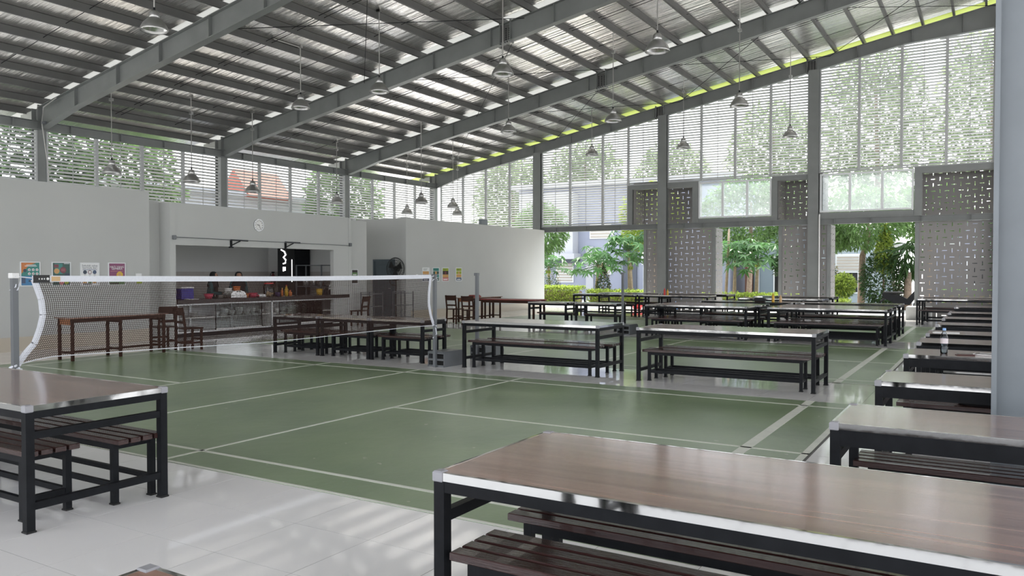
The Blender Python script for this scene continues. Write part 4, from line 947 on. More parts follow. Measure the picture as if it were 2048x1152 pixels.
CH = [(-13.85, 10.3, -8, 'dark wooden chair at the right end of the desk behind the net'), (-14.6, 10.25, 80, 'dark wooden chair between the desk behind the net and the poster wall'), (-15.7, 17.4, 100, 'dark wooden chair beside the kitchen pillar'),
      (-13.95, 19.7, 0, 'dark wooden chair at the near end of the desk by the long wall'), (-13.15, 19.35, 10, 'dark wooden chair in front of the red topped table')]
for (x, y, rz, lab) in CH: place('chair', make_chair, lab, x, y, rz, 'dark wooden school chairs')
# two light racks in front of the passage
for k, (xx, yy) in enumerate(((-16.2, 18.5), (-16.0, 19.75))):
    t = thing('wire_rack', ('left', 'right')[k] + ' low grey metal shelf rack in the passage beside the kitchen', 'rack', (xx, yy, 0), group='metal racks in the passage')
    for a in (-0.17, 0.17):
        for b in (-0.3, 0.3): MB().box(a - 0.012, a + 0.012, b - 0.012, b + 0.012, 0, 0.95).build('post', M_POST, t)
    for zz in (0.12, 0.5, 0.88): MB().box(-0.17, 0.17, -0.3, 0.3, zz, zz + 0.02).build('shelf', M_POST, t)
    MB().box(-0.17, -0.15, -0.3, 0.3, 0.93, 0.95).build('top_bar', M_POST, t)
# standing fan
t = thing('standing_fan', 'large black standing fan in front of the passage door', 'fan', (-16.62, 20.15, 0))
MB().lathe([(0, 0), (0.22, 0), (0.22, 0.025), (0.05, 0.05), (0, 0.05)], 24).build('base', M_FANB, t); MB().tube([(0, 0, 0.04), (0, 0, 1.45)], 0.03, 10).build('pole', M_FANB, t)
MB().tube([(0, 0.12, 1.66), (0, -0.02, 1.66)], 0.09, 14).build('motor', M_FANB, t)
cg = MB()
for r in (0.10, 0.20, 0.28, 0.35):
    for yo, rr in ((-0.10, 0.9), (0.06, 0.9)):
        cg.tube([(r*math.cos(2*math.pi*k/28), yo*(1 - (r/0.37)**2*0.6), 1.66 + r*math.sin(2*math.pi*k/28)) for k in range(29)], 0.005, 4, False)
for k in range(36):
    a = 2*math.pi*k/36; cg.tube([(0.05*math.cos(a), -0.1, 1.66 + 0.05*math.sin(a)), (0.25*math.cos(a), -0.08, 1.66 + 0.25*math.sin(a)), (0.36*math.cos(a), -0.02, 1.66 + 0.36*math.sin(a))], 0.004, 4, False)
cg.tube([(0.365*math.cos(2*math.pi*k/32), -0.02, 1.66 + 0.365*math.sin(2*math.pi*k/32)) for k in range(33)], 0.012, 6, False)
tag(cg.build('guard_wires', M_FANB, t), kind='stuff')
for k in range(3):
    a = 2*math.pi*k/3; MB().add([(0.05*math.cos(a), -0.03, 1.66 + 0.05*math.sin(a)), (0.31*math.cos(a), -0.05, 1.66 + 0.31*math.sin(a)), (0.31*math.cos(a + 0.9), -0.0, 1.66 + 0.31*math.sin(a + 0.9)), (0.06*math.cos(a + 1.2), -0.01, 1.66 + 0.06*math.sin(a + 1.2))], [(0, 1, 2, 3)]).build('blade', M_FANB, t)
MB().tube([(-0.02, 0.02, 1.42), (-0.2, 0.02, 1.38), (-0.28, 0.02, 1.25), (-0.2, 0.02, 1.14), (0, 0.02, 1.12)], 0.016, 8).build('carry_handle', M_FANB, t)

# ------------------------------------------------------------------ badminton net and posts
XN = -7.84
def netpost(lab, y, sgn, h=1.53):
    t = thing('net_post', lab, 'post', (XN, y, 0), group='grey badminton posts')
    MB().bbox(-0.025, 0.025, -0.025, 0.025, 0, h, 0.004).build('post', M_POST, t)
    MB().bbox(-0.045, 0.03, -0.03, 0.03, h - 0.02, h + 0.03, 0.004).build('pulley_head', M_WPL if sgn < 0 else M_POST, t)
    # weighted foot: sloping steel box with slots, running away from the court
    g0, g1 = (0.03, 0.62)
    pr = [(sgn*g0, 0), (sgn*g1, 0), (sgn*(g1 + 0.02), 0.14), (sgn*(g1 - 0.05), 0.24), (sgn*g0, 0.25)]
    for s in (-1, 1): MB().prism(pr, s*0.16 - 0.008, s*0.16 + 0.008, 'x').build('side_plate', M_POST, t)
    MB().prism([(sgn*g0, 0.24), (sgn*(g1 - 0.05), 0.235), (sgn*(g1 + 0.015), 0.14), (sgn*(g1 + 0.02), 0.0), (sgn*(g1 + 0.03), 0.0), (sgn*(g1 + 0.03), 0.145), (sgn*(g1 - 0.045), 0.25), (sgn*g0, 0.256)], -0.15, 0.15, 'x').build('cover', M_POST, t)
    for zz in (0.0, 0.105, 0.215): MB().box(-0.16, 0.16, min(sgn*g0, sgn*(g0 + 0.02)), max(sgn*g0, sgn*(g0 + 0.02)), zz, zz + 0.03).build('front_bar', M_POST, t)
    MB().box(-0.15, 0.15, min(sgn*0.12, sgn*0.5), max(sgn*0.12, sgn*0.5), 0.0, 0.2).build('weight_block', M_RUB, t)
    return t
netpost('grey badminton post at the left edge, tied to the net with white cord', 3.945, -1)
netpost('grey badminton post with weighted foot at the right end of the net', 10.50, 1, 1.5)
netpost('bare grey badminton post on the near side of the middle court', 11.75, 1, 1.52)
netpost('bare grey badminton post on the far side of the middle court', 18.25, 1, 1.52)
nt = thing('badminton_net', 'brown badminton net with white tape strung across the near court', 'net', (XN, 0, 0))
def interp(pts, v):
    for (a, b), (c, d_) in zip(pts, pts[1:]):
        if v <= c: return b + (d_ - b) * (v - a) / (c - a)
    return pts[-1][1]
YL, YR = 4.115, 10.40
topz = lambda y: interp([(4.1, 1.50), (5.0, 1.492), (6.3, 1.482), (7.6, 1.475), (9.0, 1.478), (10.42, 1.486)], y)
botz = lambda y: interp([(3.95, 0.69), (4.05, 0.72), (4.3, 0.745), (5.5, 0.722), (6.9, 0.682), (7.8, 0.682), (9.8, 0.70), (10.5, 0.69)], y)
def ledge(u): return interp([(0, 4.125), (0.25, 4.19), (0.45, 4.205), (0.62, 4.175), (0.8, 4.12), (0.92, 4.02), (1.0, 3.965)], u)   # left side tape, u = 0 top
def redge(u): return interp([(0, 10.385), (0.35, 10.34), (0.55, 10.335), (0.8, 10.39), (1.0, 10.47)], u)
def npnt(s, u):
    y = ledge(u) + (redge(u) - ledge(u)) * s
    return Vector((0.03 * math.sin(u*2.2) * math.sin(s*3.14), y, topz(y) + (botz(y) - topz(y)) * u))
nm = MB(); nv, nh = 310, 38; r_ = 0.0025
def strand(pts):
    for p, q in zip(pts, pts[1:]):
        d = (q - p)
        if d.length < 1e-6: continue
        d.normalize(); a = d.cross(Vector((1, 0, 0))).normalized() * r_; b = Vector((r_, 0, 0))
        v = [p + a, p - a*0.5 + b, p - a*0.5 - b, q + a, q - a*0.5 + b, q - a*0.5 - b]
        nm.add(v, [(0, 1, 4, 3), (1, 2, 5, 4), (2, 0, 3, 5)])
for i in range(nv + 1): strand([npnt(i/nv, 0.03 + 0.97*k/7) for k in range(8)])
for j in range(1, nh): strand([npnt(k/40, j/nh) for k in range(41)])
me = bpy.data.meshes.new('mesh_cords'); me.from_pydata(nm.v, [], nm.f); me.materials.append(M_NET)
tag(link('mesh_cords', me, nt), kind='stuff')
def ribbon(fn, n, w, m, name, th=0.004):
    mb = MB()
    for i in range(n):
        a, b = fn(i/n), fn((i+1)/n); mb.bar(a, b, th, w, (0, 0, 1) if abs((b-a).normalized().z) < 0.6 else (0, 1, 0))
    mb.build(name, m, nt)
ribbon(lambda s: Vector((0, 4.11 + (10.39 - 4.11)*s, topz(4.11 + (10.39 - 4.11)*s) + 0.005)), 40, 0.06, M_TAPE, 'top_tape', 0.012)
ribbon(lambda u: npnt(0, u), 20, 0.06, M_TAPE, 'side_tape'); ribbon(lambda u: npnt(1, u), 20, 0.06, M_TAPE, 'side_tape')
mb = MB(); mb.tube([npnt(k/40, 1.0) for k in range(41)], 0.0045, 5); mb.build('bottom_cord', M_TAPE, nt)
MB().box(-0.009, 0.009, 4.115, 4.27, 1.465, 1.54).build('tape_end', M_FANB, nt)
MB().box(0.009, 0.0105, 4.285, 4.37, 1.48, 1.525).build('tape_label', M_COOK, nt); MB().box(-0.0105, -0.009, 4.285, 4.37, 1.48, 1.525).build('tape_label', M_COOK, nt)
for k, w_ in enumerate((0.008, 0.012, 0.010)): MB().box(0.009, 0.0102, 4.165 + k*0.024, 4.165 + k*0.024 + w_, 1.495, 1.51).build('tape_mark', M_WPL, nt)
MB().disc((0.009, 4.25, 1.503), 0.013, 14, 'x', 0.0012).build('tape_mark', M_WPL, nt)
MB().tube([(0, 4.12, 1.51), (0, 3.98, 1.525), (0.03, 3.945, 1.53), (-0.03, 3.92, 1.52), (0, 3.97, 1.5), (0.035, 3.94, 1.43), (-0.03, 3.92, 1.40), (0.03, 3.96, 1.40), (0, 4.0, 1.49)], 0.006, 6).build('top_tie', M_TAPE, nt)
MB().tube([(0, 3.97, 0.70), (0.035, 3.93, 0.69), (-0.03, 3.91, 0.675), (0.03, 3.97, 0.665), (-0.03, 3.98, 0.68), (0.035, 3.94, 0.655), (0.0, 4.0, 0.65)], 0.011, 6).build('lower_tie', M_TAPE, nt)
MB().tube([(0, 10.40, 1.49), (0.02, 10.45, 1.50), (-0.03, 10.5, 1.51), (0.035, 10.52, 1.47), (0, 10.46, 1.44), (0.03, 10.40, 1.42)], 0.006, 6).build('top_tie', M_TAPE, nt)
MB().tube([(0, 10.47, 0.70), (0.03, 10.5, 0.68), (-0.03, 10.52, 0.66), (0.03, 10.48, 0.65), (0.035, 10.5, 0.55), (-0.02, 10.47, 0.48)], 0.009, 6).build('lower_tie', M_TAPE, nt)

# ------------------------------------------------------------------ pendant lamps
M_SHADE = mat('aluminium_reflector', (0.42, 0.42, 0.41), 0.28, 0.85, bump=0.1, bscale=10)
M_SHIN = mat('reflector_inside', (0.75, 0.75, 0.73), 0.25, 0.9)
def make_lamp():
    t = thing('pendant_lamp', 'x', 'lamp')      # origin at rim centre
    MB().lathe([(0.24, 0), (0.245, 0.012), (0.235, 0.05), (0.195, 0.13), (0.12, 0.21), (0.085, 0.235), (0.082, 0.232), (0.115, 0.205), (0.19, 0.125), (0.23, 0.05), (0.235, 0.006)], 28).build('reflector', M_SHADE, t, True)
    MB().lathe([(0.228, 0.05), (0.188, 0.122), (0.112, 0.2), (0.0, 0.226)], 28).build('reflector_lining', M_SHIN, t, True)
    MB().lathe([(0.085, 0.23), (0.095, 0.25), (0.08, 0.33), (0.055, 0.36), (0.0, 0.36)], 20).build('ballast_cap', M_SHADE, t, True)
    MB().lathe([(0.0, 0.06), (0.04, 0.08), (0.045, 0.13), (0.02, 0.2), (0.0, 0.2)], 14).build('bulb', M_WHITE, t, True)
    MB().tube([(0, 0, 0.36), (0, 0, 0.42)], 0.02, 8).build('hook', M_BLACK, t)
    return t
LP = [(-13.0, 9.0, 5.97, 'over the near end of the court, left'), (-15.54, 14.99, 5.89, 'above the serving hatch on a bent pipe'), (-12.87, 15.0, 6.0, 'right of the one on the bent pipe'), (-9.32, 15.0, 5.97, 'hanging before the bolted splice of the second rafter'), (-5.72, 15.0, 5.97, 'brightest, below the third rafter at right'),
      (-12.87, 21.05, 5.93, 'in front of the third rafter, directly below the splice lamp'), (-9.38, 21.1, 5.93, 'left of the first gable column'), (-5.75, 21.05, 5.97, 'in front of the gable rafter, right of centre'), (-5.756, 27.2, 6.05, 'nearest the third gable post'), (-9.42, 27.28, 5.99, 'right of the second gable post'), (-13.0, 27.3, 6.02, 'right of the first gable post'),
      (-20.4, 12.81, 4.27, 'low over the poster wall, leftmost'), (-19.91, 14.94, 4.22, 'low over the kitchen, second from left'), (-20.07, 17.3, 4.13, 'low over the wall clock'), (-21.0, 22.05, 4.18, 'low beside the third eave column'), (-21.1, 26.33, 4.05, 'low over the right room, left one'), (-17.62, 22.8, 4.08, 'low over the right room, hanging highest'), (-18.55, 26.07, 4.18, 'low at the far corner, upper one'), (-20.23, 28.77, 4.13, 'low at the far corner, lower one')]
for k, (x, y, z, lab) in enumerate(LP):
    o = place('lamp', make_lamp, 'grey metal pendant lamp ' + lab, x, y, 0, 'pendant high bay lamps', z - 0.05)
    up = zt(x) + 0.13 - (z - 0.05)
    bend = k in (1, 9)
    tl = MB()
    pts = [(0, 0, 0.40), (0, 0, up - 0.1), (0, 0, up)]
    if k == 1: pts = [(0, 0, 0.4), (0, 0, up - 0.05), (0, -0.04, up), (0, -0.9, up)]
    tl.tube(pts, 0.012, 8); tl.build('rod', mat('pale_conduit', (0.45, 0.44, 0.42), 0.45), o)
    MB().bbox(-0.05, 0.05, -0.04, 0.04, up - 0.02, up + 0.06, 0.005).build('ceiling_bracket', M_SHADE, o)
t = thing('conduit_pipe', 'thin pale conduit pipe dropping beside the first eave column', 'pipe', (0, 0, 0))
MB().tube([(-21.2, 11.78, zt(-21.2) - 0.1), (-21.9, 11.83, 6.0), (-22.0, 11.83, 5.6), (-21.85, 11.9, 4.4), (-21.8, 11.95, 2.9)], 0.014, 8).build('pipe', mat('pale_conduit', (0.45, 0.44, 0.42), 0.45), t); MB().bbox(-21.95, -21.85, 11.80, 11.88, 5.55, 5.62, 0.005).build('clip', M_POST, t)

# ------------------------------------------------------------------ small things on tables
t = thing('water_bottle', 'clear plastic water bottle with blue cap on the third row table', 'bottle', (-0.40, 8.86, TH_))
MB().lathe([(0, 0), (0.03, 0), (0.034, 0.01), (0.034, 0.06), (0.029, 0.075), (0.034, 0.09), (0.034, 0.155), (0.026, 0.19), (0.014, 0.215), (0.013, 0.23)], 18).build('bottle_body', M_CLEAR, t, True)
MB().lathe([(0, 0.25), (0.015, 0.25), (0.016, 0.228), (0, 0.228)], 14).build('cap', mat('pale_blue_cap', (0.25, 0.45, 0.8), 0.4), t)
MB().lathe([(0.0346, 0.1), (0.0346, 0.15)], 18).build('label_wrap', mat('label_pale', (0.75, 0.68, 0.70), 0.5), t, True)
MB().lathe([(0, 0.004), (0.031, 0.006), (0.031, 0.058), (0.027, 0.075), (0.031, 0.09), (0.031, 0.14), (0.0, 0.14)], 18).build('water', glass('water_fill', (0.9, 0.94, 0.97), 1.33), t, True)
t = thing('phone', 'dark red phone lying beside the water bottle', 'phone', (-0.22, 8.80, TH_), 15); MB().bbox(-0.08, 0.08, -0.04, 0.04, 0, 0.01, 0.003).build('case', M_PHONE, t); MB().box(-0.07, 0.07, -0.034, 0.034, 0.01, 0.0108).build('screen', M_DARK, t)
t = thing('paper_sheet', 'white papers with a dark phone on them at the row table end', 'paper', (-0.02, 8.90, TH_), -12); MB().box(-0.14, 0.2, -0.1, 0.1, 0, 0.004).build('sheet', M_PAPER, t); MB().box(-0.1, 0.22, -0.06, 0.13, 0.004, 0.007).build('sheet', M_PAPER, t)
t = thing('phone', 'dark grey phone on the white papers', 'phone', (-0.06, 8.84, TH_ + 0.007), -12); MB().bbox(-0.08, 0.08, -0.038, 0.038, 0, 0.009, 0.003).build('case', M_SILV, t); MB().box(-0.075, 0.075, -0.034, 0.034, 0.009, 0.0098).build('screen', M_DARK, t)
t = thing('paper_sheet', 'single white paper on the fifth row table corner', 'paper', (-0.52, 11.86, TH_), 4); MB().box(-0.15, 0.15, -0.1, 0.1, 0, 0.003).build('sheet', M_PAPER, t); MB().box(-0.13, 0.16, -0.08, 0.11, 0.003, 0.005).build('sheet', M_PAPER, t)
t = thing('shoulder_bag', 'black bag lying on the bench behind the second row table', 'bag', (-0.02, 7.72, 0.45)); m = MB(); m.lathe([(0, 0.0), (0.5, 0.0), (0.62, 0.06), (0.5, 0.13), (0.2, 0.16), (0, 0.16)], 16)
o = m.build('bag_body', M_BAG, t, True); o.scale = (0.42, 0.22, 0.9); MB().tube([(0.1, -0.1, 0.1), (0.22, -0.14, 0.07), (0.32, -0.1, 0.03), (0.3, 0.0, 0.03)], 0.014, 6).build('strap', M_BAG, t)
t = thing('pouch', 'black zipped pouch on the table near the garden openings', 'pouch', (-5.32, 21.62, TH_)); MB().bbox(-0.14, 0.14, -0.07, 0.07, 0, 0.1, 0.02).build('pouch_body', M_BAG, t); MB().tube([(-0.12, 0, 0.1), (0.12, 0, 0.1)], 0.006, 5).build('zip', M_POST, t)
def sauce(lab, x, y, m, h=0.2):
    t = thing('sauce_bottle', lab, 'bottle', (x, y, TH_), group='sauce bottles on the tables'); MB().lathe([(0, 0), (0.035, 0), (0.037, 0.01), (0.035, h*0.65), (0.018, h*0.78)], 14).build('bottle_body', m, t, True); MB().lathe([(0.02, h*0.76), (0.02, h*0.86), (0.006, h)], 12, cap=True).build('nozzle', m, t, True)
sauce('yellow sauce bottle beside the black pouch', -4.98, 21.62, M_YEL, 0.24); sauce('pale short bottle behind the yellow sauce bottle', -4.85, 21.9, M_COOK, 0.18)
sauce('red sauce bottle on the table before the left screen', -9.62, 26.0, M_RED, 0.24); sauce('yellow squeeze bottle next to the red sauce bottle', -9.52, 26.02, M_YEL, 0.2)
t = thing('basin', 'red plastic basin by the hedge seen under the far table', 'basin', (-12.9, 31.6, -0.05)); MB().lathe([(0, 0), (0.18, 0), (0.24, 0.3), (0.225, 0.3), (0.17, 0.02), (0, 0.02)], 20).build('basin_body', M_RED, t, True); MB().lathe([(0.225, 0.295), (0.26, 0.3), (0.255, 0.315), (0.225, 0.31)], 20).build('rim', M_RED, t, True)
t = thing('storage_crate', 'light blue plastic crate behind the far tables', 'crate', (-11.25, 30.6, -0.05)); MB().bbox(-0.4, 0.4, -0.2, 0.2, 0, 0.45, 0.02).build('crate_body', M_LBLUE, t); MB().bbox(-0.42, 0.42, -0.22, 0.22, 0.42, 0.47, 0.01).build('rim', M_LBLUE, t)
t = thing('folded_cloth', 'red folded cloth on the desk by the long wall', 'cloth', (-13.85, 20.6, 0.765)); MB().bbox(-0.12, 0.1, -0.2, 0.25, 0, 0.05, 0.015).build('lower_fold', M_REDTOP, t); MB().bbox(-0.1, 0.09, -0.16, 0.2, 0.05, 0.08, 0.012).build('upper_fold', M_REDTOP, t)

# ------------------------------------------------------------------ garden beyond the end wall
def leaves(n, cx, cy, cz, rx_, ry_, rz_, size, m, parent, name='foliage', hollow=0.55, droop=0.2, asp=2.0, shape=None):
    vs, fs = [], []
    for _ in range(n):
        while True:
            p = Vector((random.uniform(-1, 1), random.uniform(-1, 1), random.uniform(-1, 1)))
            if hollow < p.length <= 1: break
        if shape == 'cone':
            k = (1 - p.z) / 2; p.x *= 0.15 + k*0.9; p.y *= 0.15 + k*0.9
        q = Vector((cx + p.x*rx_, cy + p.y*ry_, cz + p.z*rz_))
        d = Vector((p.x + random.gauss(0, .6), p.y + random.gauss(0, .6), p.z*0.5 + random.gauss(0, .5) - droop)).normalized()
        s = size * random.uniform(0.6, 1.3); r = d.cross(Vector((random.gauss(0, .4), random.gauss(0, .4), 1))).normalized() * s / asp / 2
        u = r.cross(d).normalized() * s * 0.12
        b = len(vs); vs += [q, q + d*s*0.5 + r + u, q + d*s, q + d*s*0.5 - r + u]; fs += [(b, b+1, b+2), (b, b+2, b+3)]
    me = bpy.data.meshes.new(name); me.from_pydata([tuple(v) for v in vs], [], fs); me.materials.append(m)
    o = link(name, me, parent); tag(o, kind='stuff'); return o
def trunk(parent, pts, rad, m=M_TRUNK, name='trunk'): MB().tube(pts, rad, 10).build(name, m, parent, True)
G0 = -0.05
def papaya(lab, x, y, h, spread, seed, n=34):
    random.seed(seed); t = thing('papaya_tree', lab, 'tree', (x, y, G0), group='papaya trees beyond the end wall')
    lean = random.uniform(-0.15, 0.15)
    trunk(t, [(0, 0, 0), (lean*0.4, 0, h*0.5), (lean, 0, h)], [0.09, 0.075, 0.06], M_TRUNKP)
    # one lobed palmate leaf blade
    key = 'papleaf'
    if key not in PROTO:
        pts = [(0, 0, 0)]; lob = 7
        for k in range(lob*2 + 1):
            a = math.pi * (-0.92 + 1.84*k/(lob*2)); r = (0.42 if k % 2 else 0.16) * (1 - 0.15*abs(k - lob)/lob)
            pts.append((r*math.cos(a), r*math.sin(a), -0.35*r*r*2 - (0.04 if k % 2 else 0)))
        PROTO[key] = bpy.data.meshes.new('leaf'); PROTO[key].from_pydata(pts, [], [(0, i, i+1) for i in range(1, len(pts)-1)]); PROTO[key].materials.append(M_LEAFP)
    for k in range(n):
        a = k*2.4 + random.uniform(-.2, .2); el = R(random.uniform(-25, 60)) if k > 3 else R(random.uniform(50, 80)); L_ = spread*random.uniform(0.65, 1.0)
        base = Vector((lean, 0, h - 0.25 + 0.3*k/n)); tip = base + Vector((math.cos(a)*math.cos(el), math.sin(a)*math.cos(el), math.sin(el)*0.75)) * L_
        MB().tube([base, (base + tip)/2 + Vector((0, 0, 0.05)), tip], 0.011, 5).build('leaf_stalk', M_LEAFP, t)
        o = link('leaf', PROTO[key], t, tuple(tip)); s = random.uniform(0.5, 0.95) * spread; o.scale = (s, s, s); o.rotation_euler = (random.uniform(-.3, .3), R(random.uniform(5, 50)), a)
    for k in range(5): 
        a = k*1.3; MB().lathe([(0, -0.1), (0.045, -0.05), (0.05, 0.02), (0.02, 0.09), (0, 0.1)], 8, (lean + 0.1*math.cos(a), 0.1*math.sin(a), h - 0.3)).build('fruit', M_LEAFY, t, True)
papaya('papaya tree at the left edge of the garden opening', -19.6, 36.2, 1.9, 1.25, 1); papaya('papaya tree with the widest drooping leaves in the left opening', -17.15, 36.5, 2.0, 1.45, 2, 42); papaya('taller papaya tree just left of the left screen', -15.6, 37.2, 2.75, 1.5, 3, 42); papaya('slim papaya tree next to the left screen', -15.15, 36.4, 2.1, 1.0, 4, 13)
papaya('papaya tree left in the middle opening', -10.15, 36.5, 2.3, 1.4, 5, 42); papaya('papaya tree right in the middle opening', -9.2, 36.6, 2.2, 1.5, 6, 42)
def shrub(nm, lab, x, y, parts, tr=None):
    t = thing(nm, lab, 'shrub' if 'tree' not in nm else 'tree', (x, y, G0))
    if tr: trunk(t, *tr)
    for p in parts: leaves(*p[:8], p[8], t, **(p[9] if len(p) > 9 else {}))
    return t
random.seed(11)
shrub('clipped_shrub', 'cone shaped golden tipped shrub in the left opening', -16.5, 36.0, [(1500, 0, 0, 1.05, 0.55, 0.5, 1.0, 0.10, M_LEAFD, {'shape': 'cone'}), (500, 0, 0, 1.15, 0.58, 0.53, 1.0, 0.09, M_LEAFO, {'shape': 'cone', 'hollow': 0.85})], ([(0, 0, 0), (0, 0, 0.9)], [0.04, 0.03]))
shrub('clipped_shrub', 'small rounded shrub at the far left of the garden opening', -19.2, 35.4, [(900, 0, 0, 0.75, 0.6, 0.5, 0.7, 0.10, M_LEAFD), (250, 0, 0, 0.85, 0.62, 0.52, 0.72, 0.09, M_LEAFO, {'hollow': 0.85})], ([(0, 0, 0), (0, 0, 0.6)], [0.04, 0.03]))
def hedge(lab, x0, x1, y, h, m, d_=0.7, n=2600):
    t = thing('clipped_hedge', lab, 'hedge', ((x0 + x1)/2, y, G0)); vs = (x1 - x0)/2
    MB().bbox(-vs + 0.15, vs - 0.15, -d_/2 + 0.12, d_/2 - 0.12, 0, h - 0.15, 0.05).build('branch_core', M_TRUNK, t)
    V, F = [], []
    for _ in range(n):
        f = random.random(); px, pz = random.uniform(-vs, vs), random.uniform(0.02, h); py = -d_/2 + random.uniform(-0.06, 0.1)
        if f > 0.55: py = random.uniform(-d_/2, d_/2); pz = h + random.uniform(-0.12, 0.06)
        q = Vector((px, py, pz)); d = Vector((random.gauss(0, .6), random.gauss(-0.4, .5), random.gauss(0.5, .5))).normalized(); s = random.uniform(0.07, 0.14); r = d.cross(Vector((random.gauss(0, 1), 0.3, 1))).normalized()*s*0.28
        b = len(V); V += [q, q + d*s*.5 + r, q + d*s, q + d*s*.5 - r]; F += [(b, b+1, b+2), (b, b+2, b+3)]
    me = bpy.data.meshes.new('foliage'); me.from_pydata([tuple(v) for v in V], [], F); me.materials.append(m); tag(link('foliage', me, t), kind='stuff')
hedge('yellow green clipped hedge left of the screens', -19.4, -16.8, 34.3, 0.85, M_LEAFY, n=3200); hedge('low yellow green hedge behind the far tables in the left opening', -16.75, -13.0, 34.9, 0.68, M_LEAFY, n=3600)
hedge('low bright hedge in the middle garden opening', -11.0, -6.9, 34.6, 0.62, M_LEAFY, n=3600); hedge('low bright hedge stub left in the right opening', -6.0, -4.9, 34.4, 0.45, M_LEAFY, n=1000)
random.seed(21)
shrub('leafy_tree', 'tree with straight pale trunk and drooping crown in the right opening', -4.97, 38.0, [(3600, 0, 0, 4.0, 1.9, 1.7, 1.4, 0.28, M_LEAF, {'asp': 3.2, 'droop': 0.7}), (1300, -1.1, 0, 3.3, 1.0, 1.0, 0.7, 0.26, M_LEAF, {'asp': 3.2, 'droop': 0.8})], ([(0, 0, 0), (0.03, 0, 1.2), (0.05, 0, 2.3), (0.3, 0, 3.2), (0.2, 0, 4.6)], [0.16, 0.145, 0.13, 0.08, 0.04], M_TRUNK))
shrub('tall_shrub', 'large dark shrub with yellow green top right of the pale trunk', -4.0, 37.4, [(3600, 0, 0, 1.25, 0.95, 0.8, 1.3, 0.15, M_LEAFD), (1500, 0.05, -0.1, 2.6, 0.55, 0.5, 1.1, 0.16, M_LEAFY, {'shape': 'cone'})], ([(0, 0, 0), (0, 0, 2.6)], [0.06, 0.03]))
shrub('round_bush', 'round bright green bush in the right opening', -5.3, 35.4, [(2200, 0, 0, 1.05, 0.48, 0.45, 0.5, 0.11, M_LEAFY), (700, 0, 0, 0.95, 0.42, 0.4, 0.45, 0.11, M_LEAF)], ([(-0.05, 0, 0), (0.05, 0, 0.5), (-0.05, 0, 0.9)], [0.04, 0.035, 0.02]))
shrub('column_shrub', 'narrow upright shrub beside the middle post', -6.0, 36.4, [(1500, 0, 0, 0.95, 0.35, 0.32, 0.95, 0.12, M_LEAFD), (250, 0, 0, 1.6, 0.32, 0.3, 0.35, 0.12, M_LEAFO)], ([(0, 0, 0), (0, 0, 1.4)], [0.05, 0.03]))
shrub('leafy_tree', 'dark tree behind the right end of the right opening', -2.5, 41.0, [(3000, 0, 0, 4.3, 1.6, 1.5, 1.3, 0.3, M_LEAF, {'asp': 2.6, 'droop': 0.4})], ([(0, 0, 0), (0, 0, 2.2), (0.1, 0, 4.2)], [0.2, 0.17, 0.06]))
t = shrub('fan_palm', 'thick trunked palm clump beside the right screen', -3.05, 37.2, [(160, 0, 0, 2.3, 0.45, 0.45, 0.7, 0.7, M_LEAFD, {'asp': 7, 'droop': 1.0})], ([(0, 0, 0), (0, 0, 1.6)], [0.17, 0.14]))
for k in range(14): MB().tube([(random.uniform(-.6, -.15), 0.2, 0), (random.uniform(-.7, -.1), 0.2, 1.7)], 0.015, 5).build('reed_stem', M_TRUNKP, t)
shrub('leafy_tree', 'drooping tree at the top left of the left opening', -22.0, 39.5, [(2600, 0, 0, 4.0, 1.5, 1.4, 1.6, 0.34, M_LEAF, {'asp': 4.0, 'droop': 0.9})], ([(0, 0, 0), (0, 0, 3), (0.2, 0, 5)], [0.18, 0.14, 0.05]))
shrub('leafy_tree', 'tall light green tree behind the left screen', -15.3, 39.5, [(4200, 0, 0, 4.4, 1.7, 1.6, 1.9, 0.26, M_LEAFY, {'asp': 2.2})], ([(0, 0, 0), (0.1, 0, 2.5), (0.1, 0, 5)], [0.15, 0.12, 0.05]))
shrub('leafy_tree', 'bushy tree filling the top of the middle opening', -10.8, 41.5, [(4200, 0, 0, 4.6, 2.6, 1.7, 2.0, 0.30, M_LEAF, {'asp': 2.4})], ([(0, 0, 0), (0.1, 0, 2.5), (0.1, 0, 5.2)], [0.14, 0.12, 0.05]))
shrub('leafy_tree', 'dark leafed small tree at the right of the middle opening', -8.0, 37.6, [(900, 0, 0, 2.1, 0.7, 0.7, 0.9, 0.2, M_LEAFD)], ([(0, 0, 0), (0, 0, 2)], [0.05, 0.03]))
random.seed(31)
for k, (x, y, h, s) in enumerate(((-33, 54.5, 11, 3.2), (-27, 55.5, 12.0, 3.2), (-20, 55.5, 11.0, 3.2), (-13.2, 57, 13.5, 3.2), (-6.4, 54.5, 16.0, 3.3), (-0.2, 56.5, 16.5, 3.3), (6.9, 56.5, 17.0, 3.3))):
    shrub('tall_tree', 'tall tree behind the louvred end wall, %s from the left' % ordn[k], x, y, [(4200, 0, 0, h*0.62, s, s*0.8, h*0.38, 0.5, M_LEAFPALE, {'asp': 2.3, 'hollow': 0.3})], ([(0, 0, 0), (0.2, 0, h*0.4), (0, 0, h - s*0.6)], [0.2, 0.16, 0.08]))
# stems
for k, (x, y, r) in enumerate(((-10.65, 36.8, 0.07), (-11.0, 38.0, 0.05), (-8.4, 38.2, 0.05))):
    t = thing('bare_stem', 'slim bare trunk in the middle opening, %s from the left' % ('second', 'first', 'third')[k], 'trunk', (x, y, G0)); trunk(t, [(0, 0, 0), (0.08, 0, 1.6), (0.16, 0, 3.6)], [r, r*0.9, r*0.6], M_TRUNKP); MB().tube([(0.08, 0, 1.7), (0.3, 0.1, 2.5)], 0.025, 6).build('side_branch', M_TRUNKP, t)
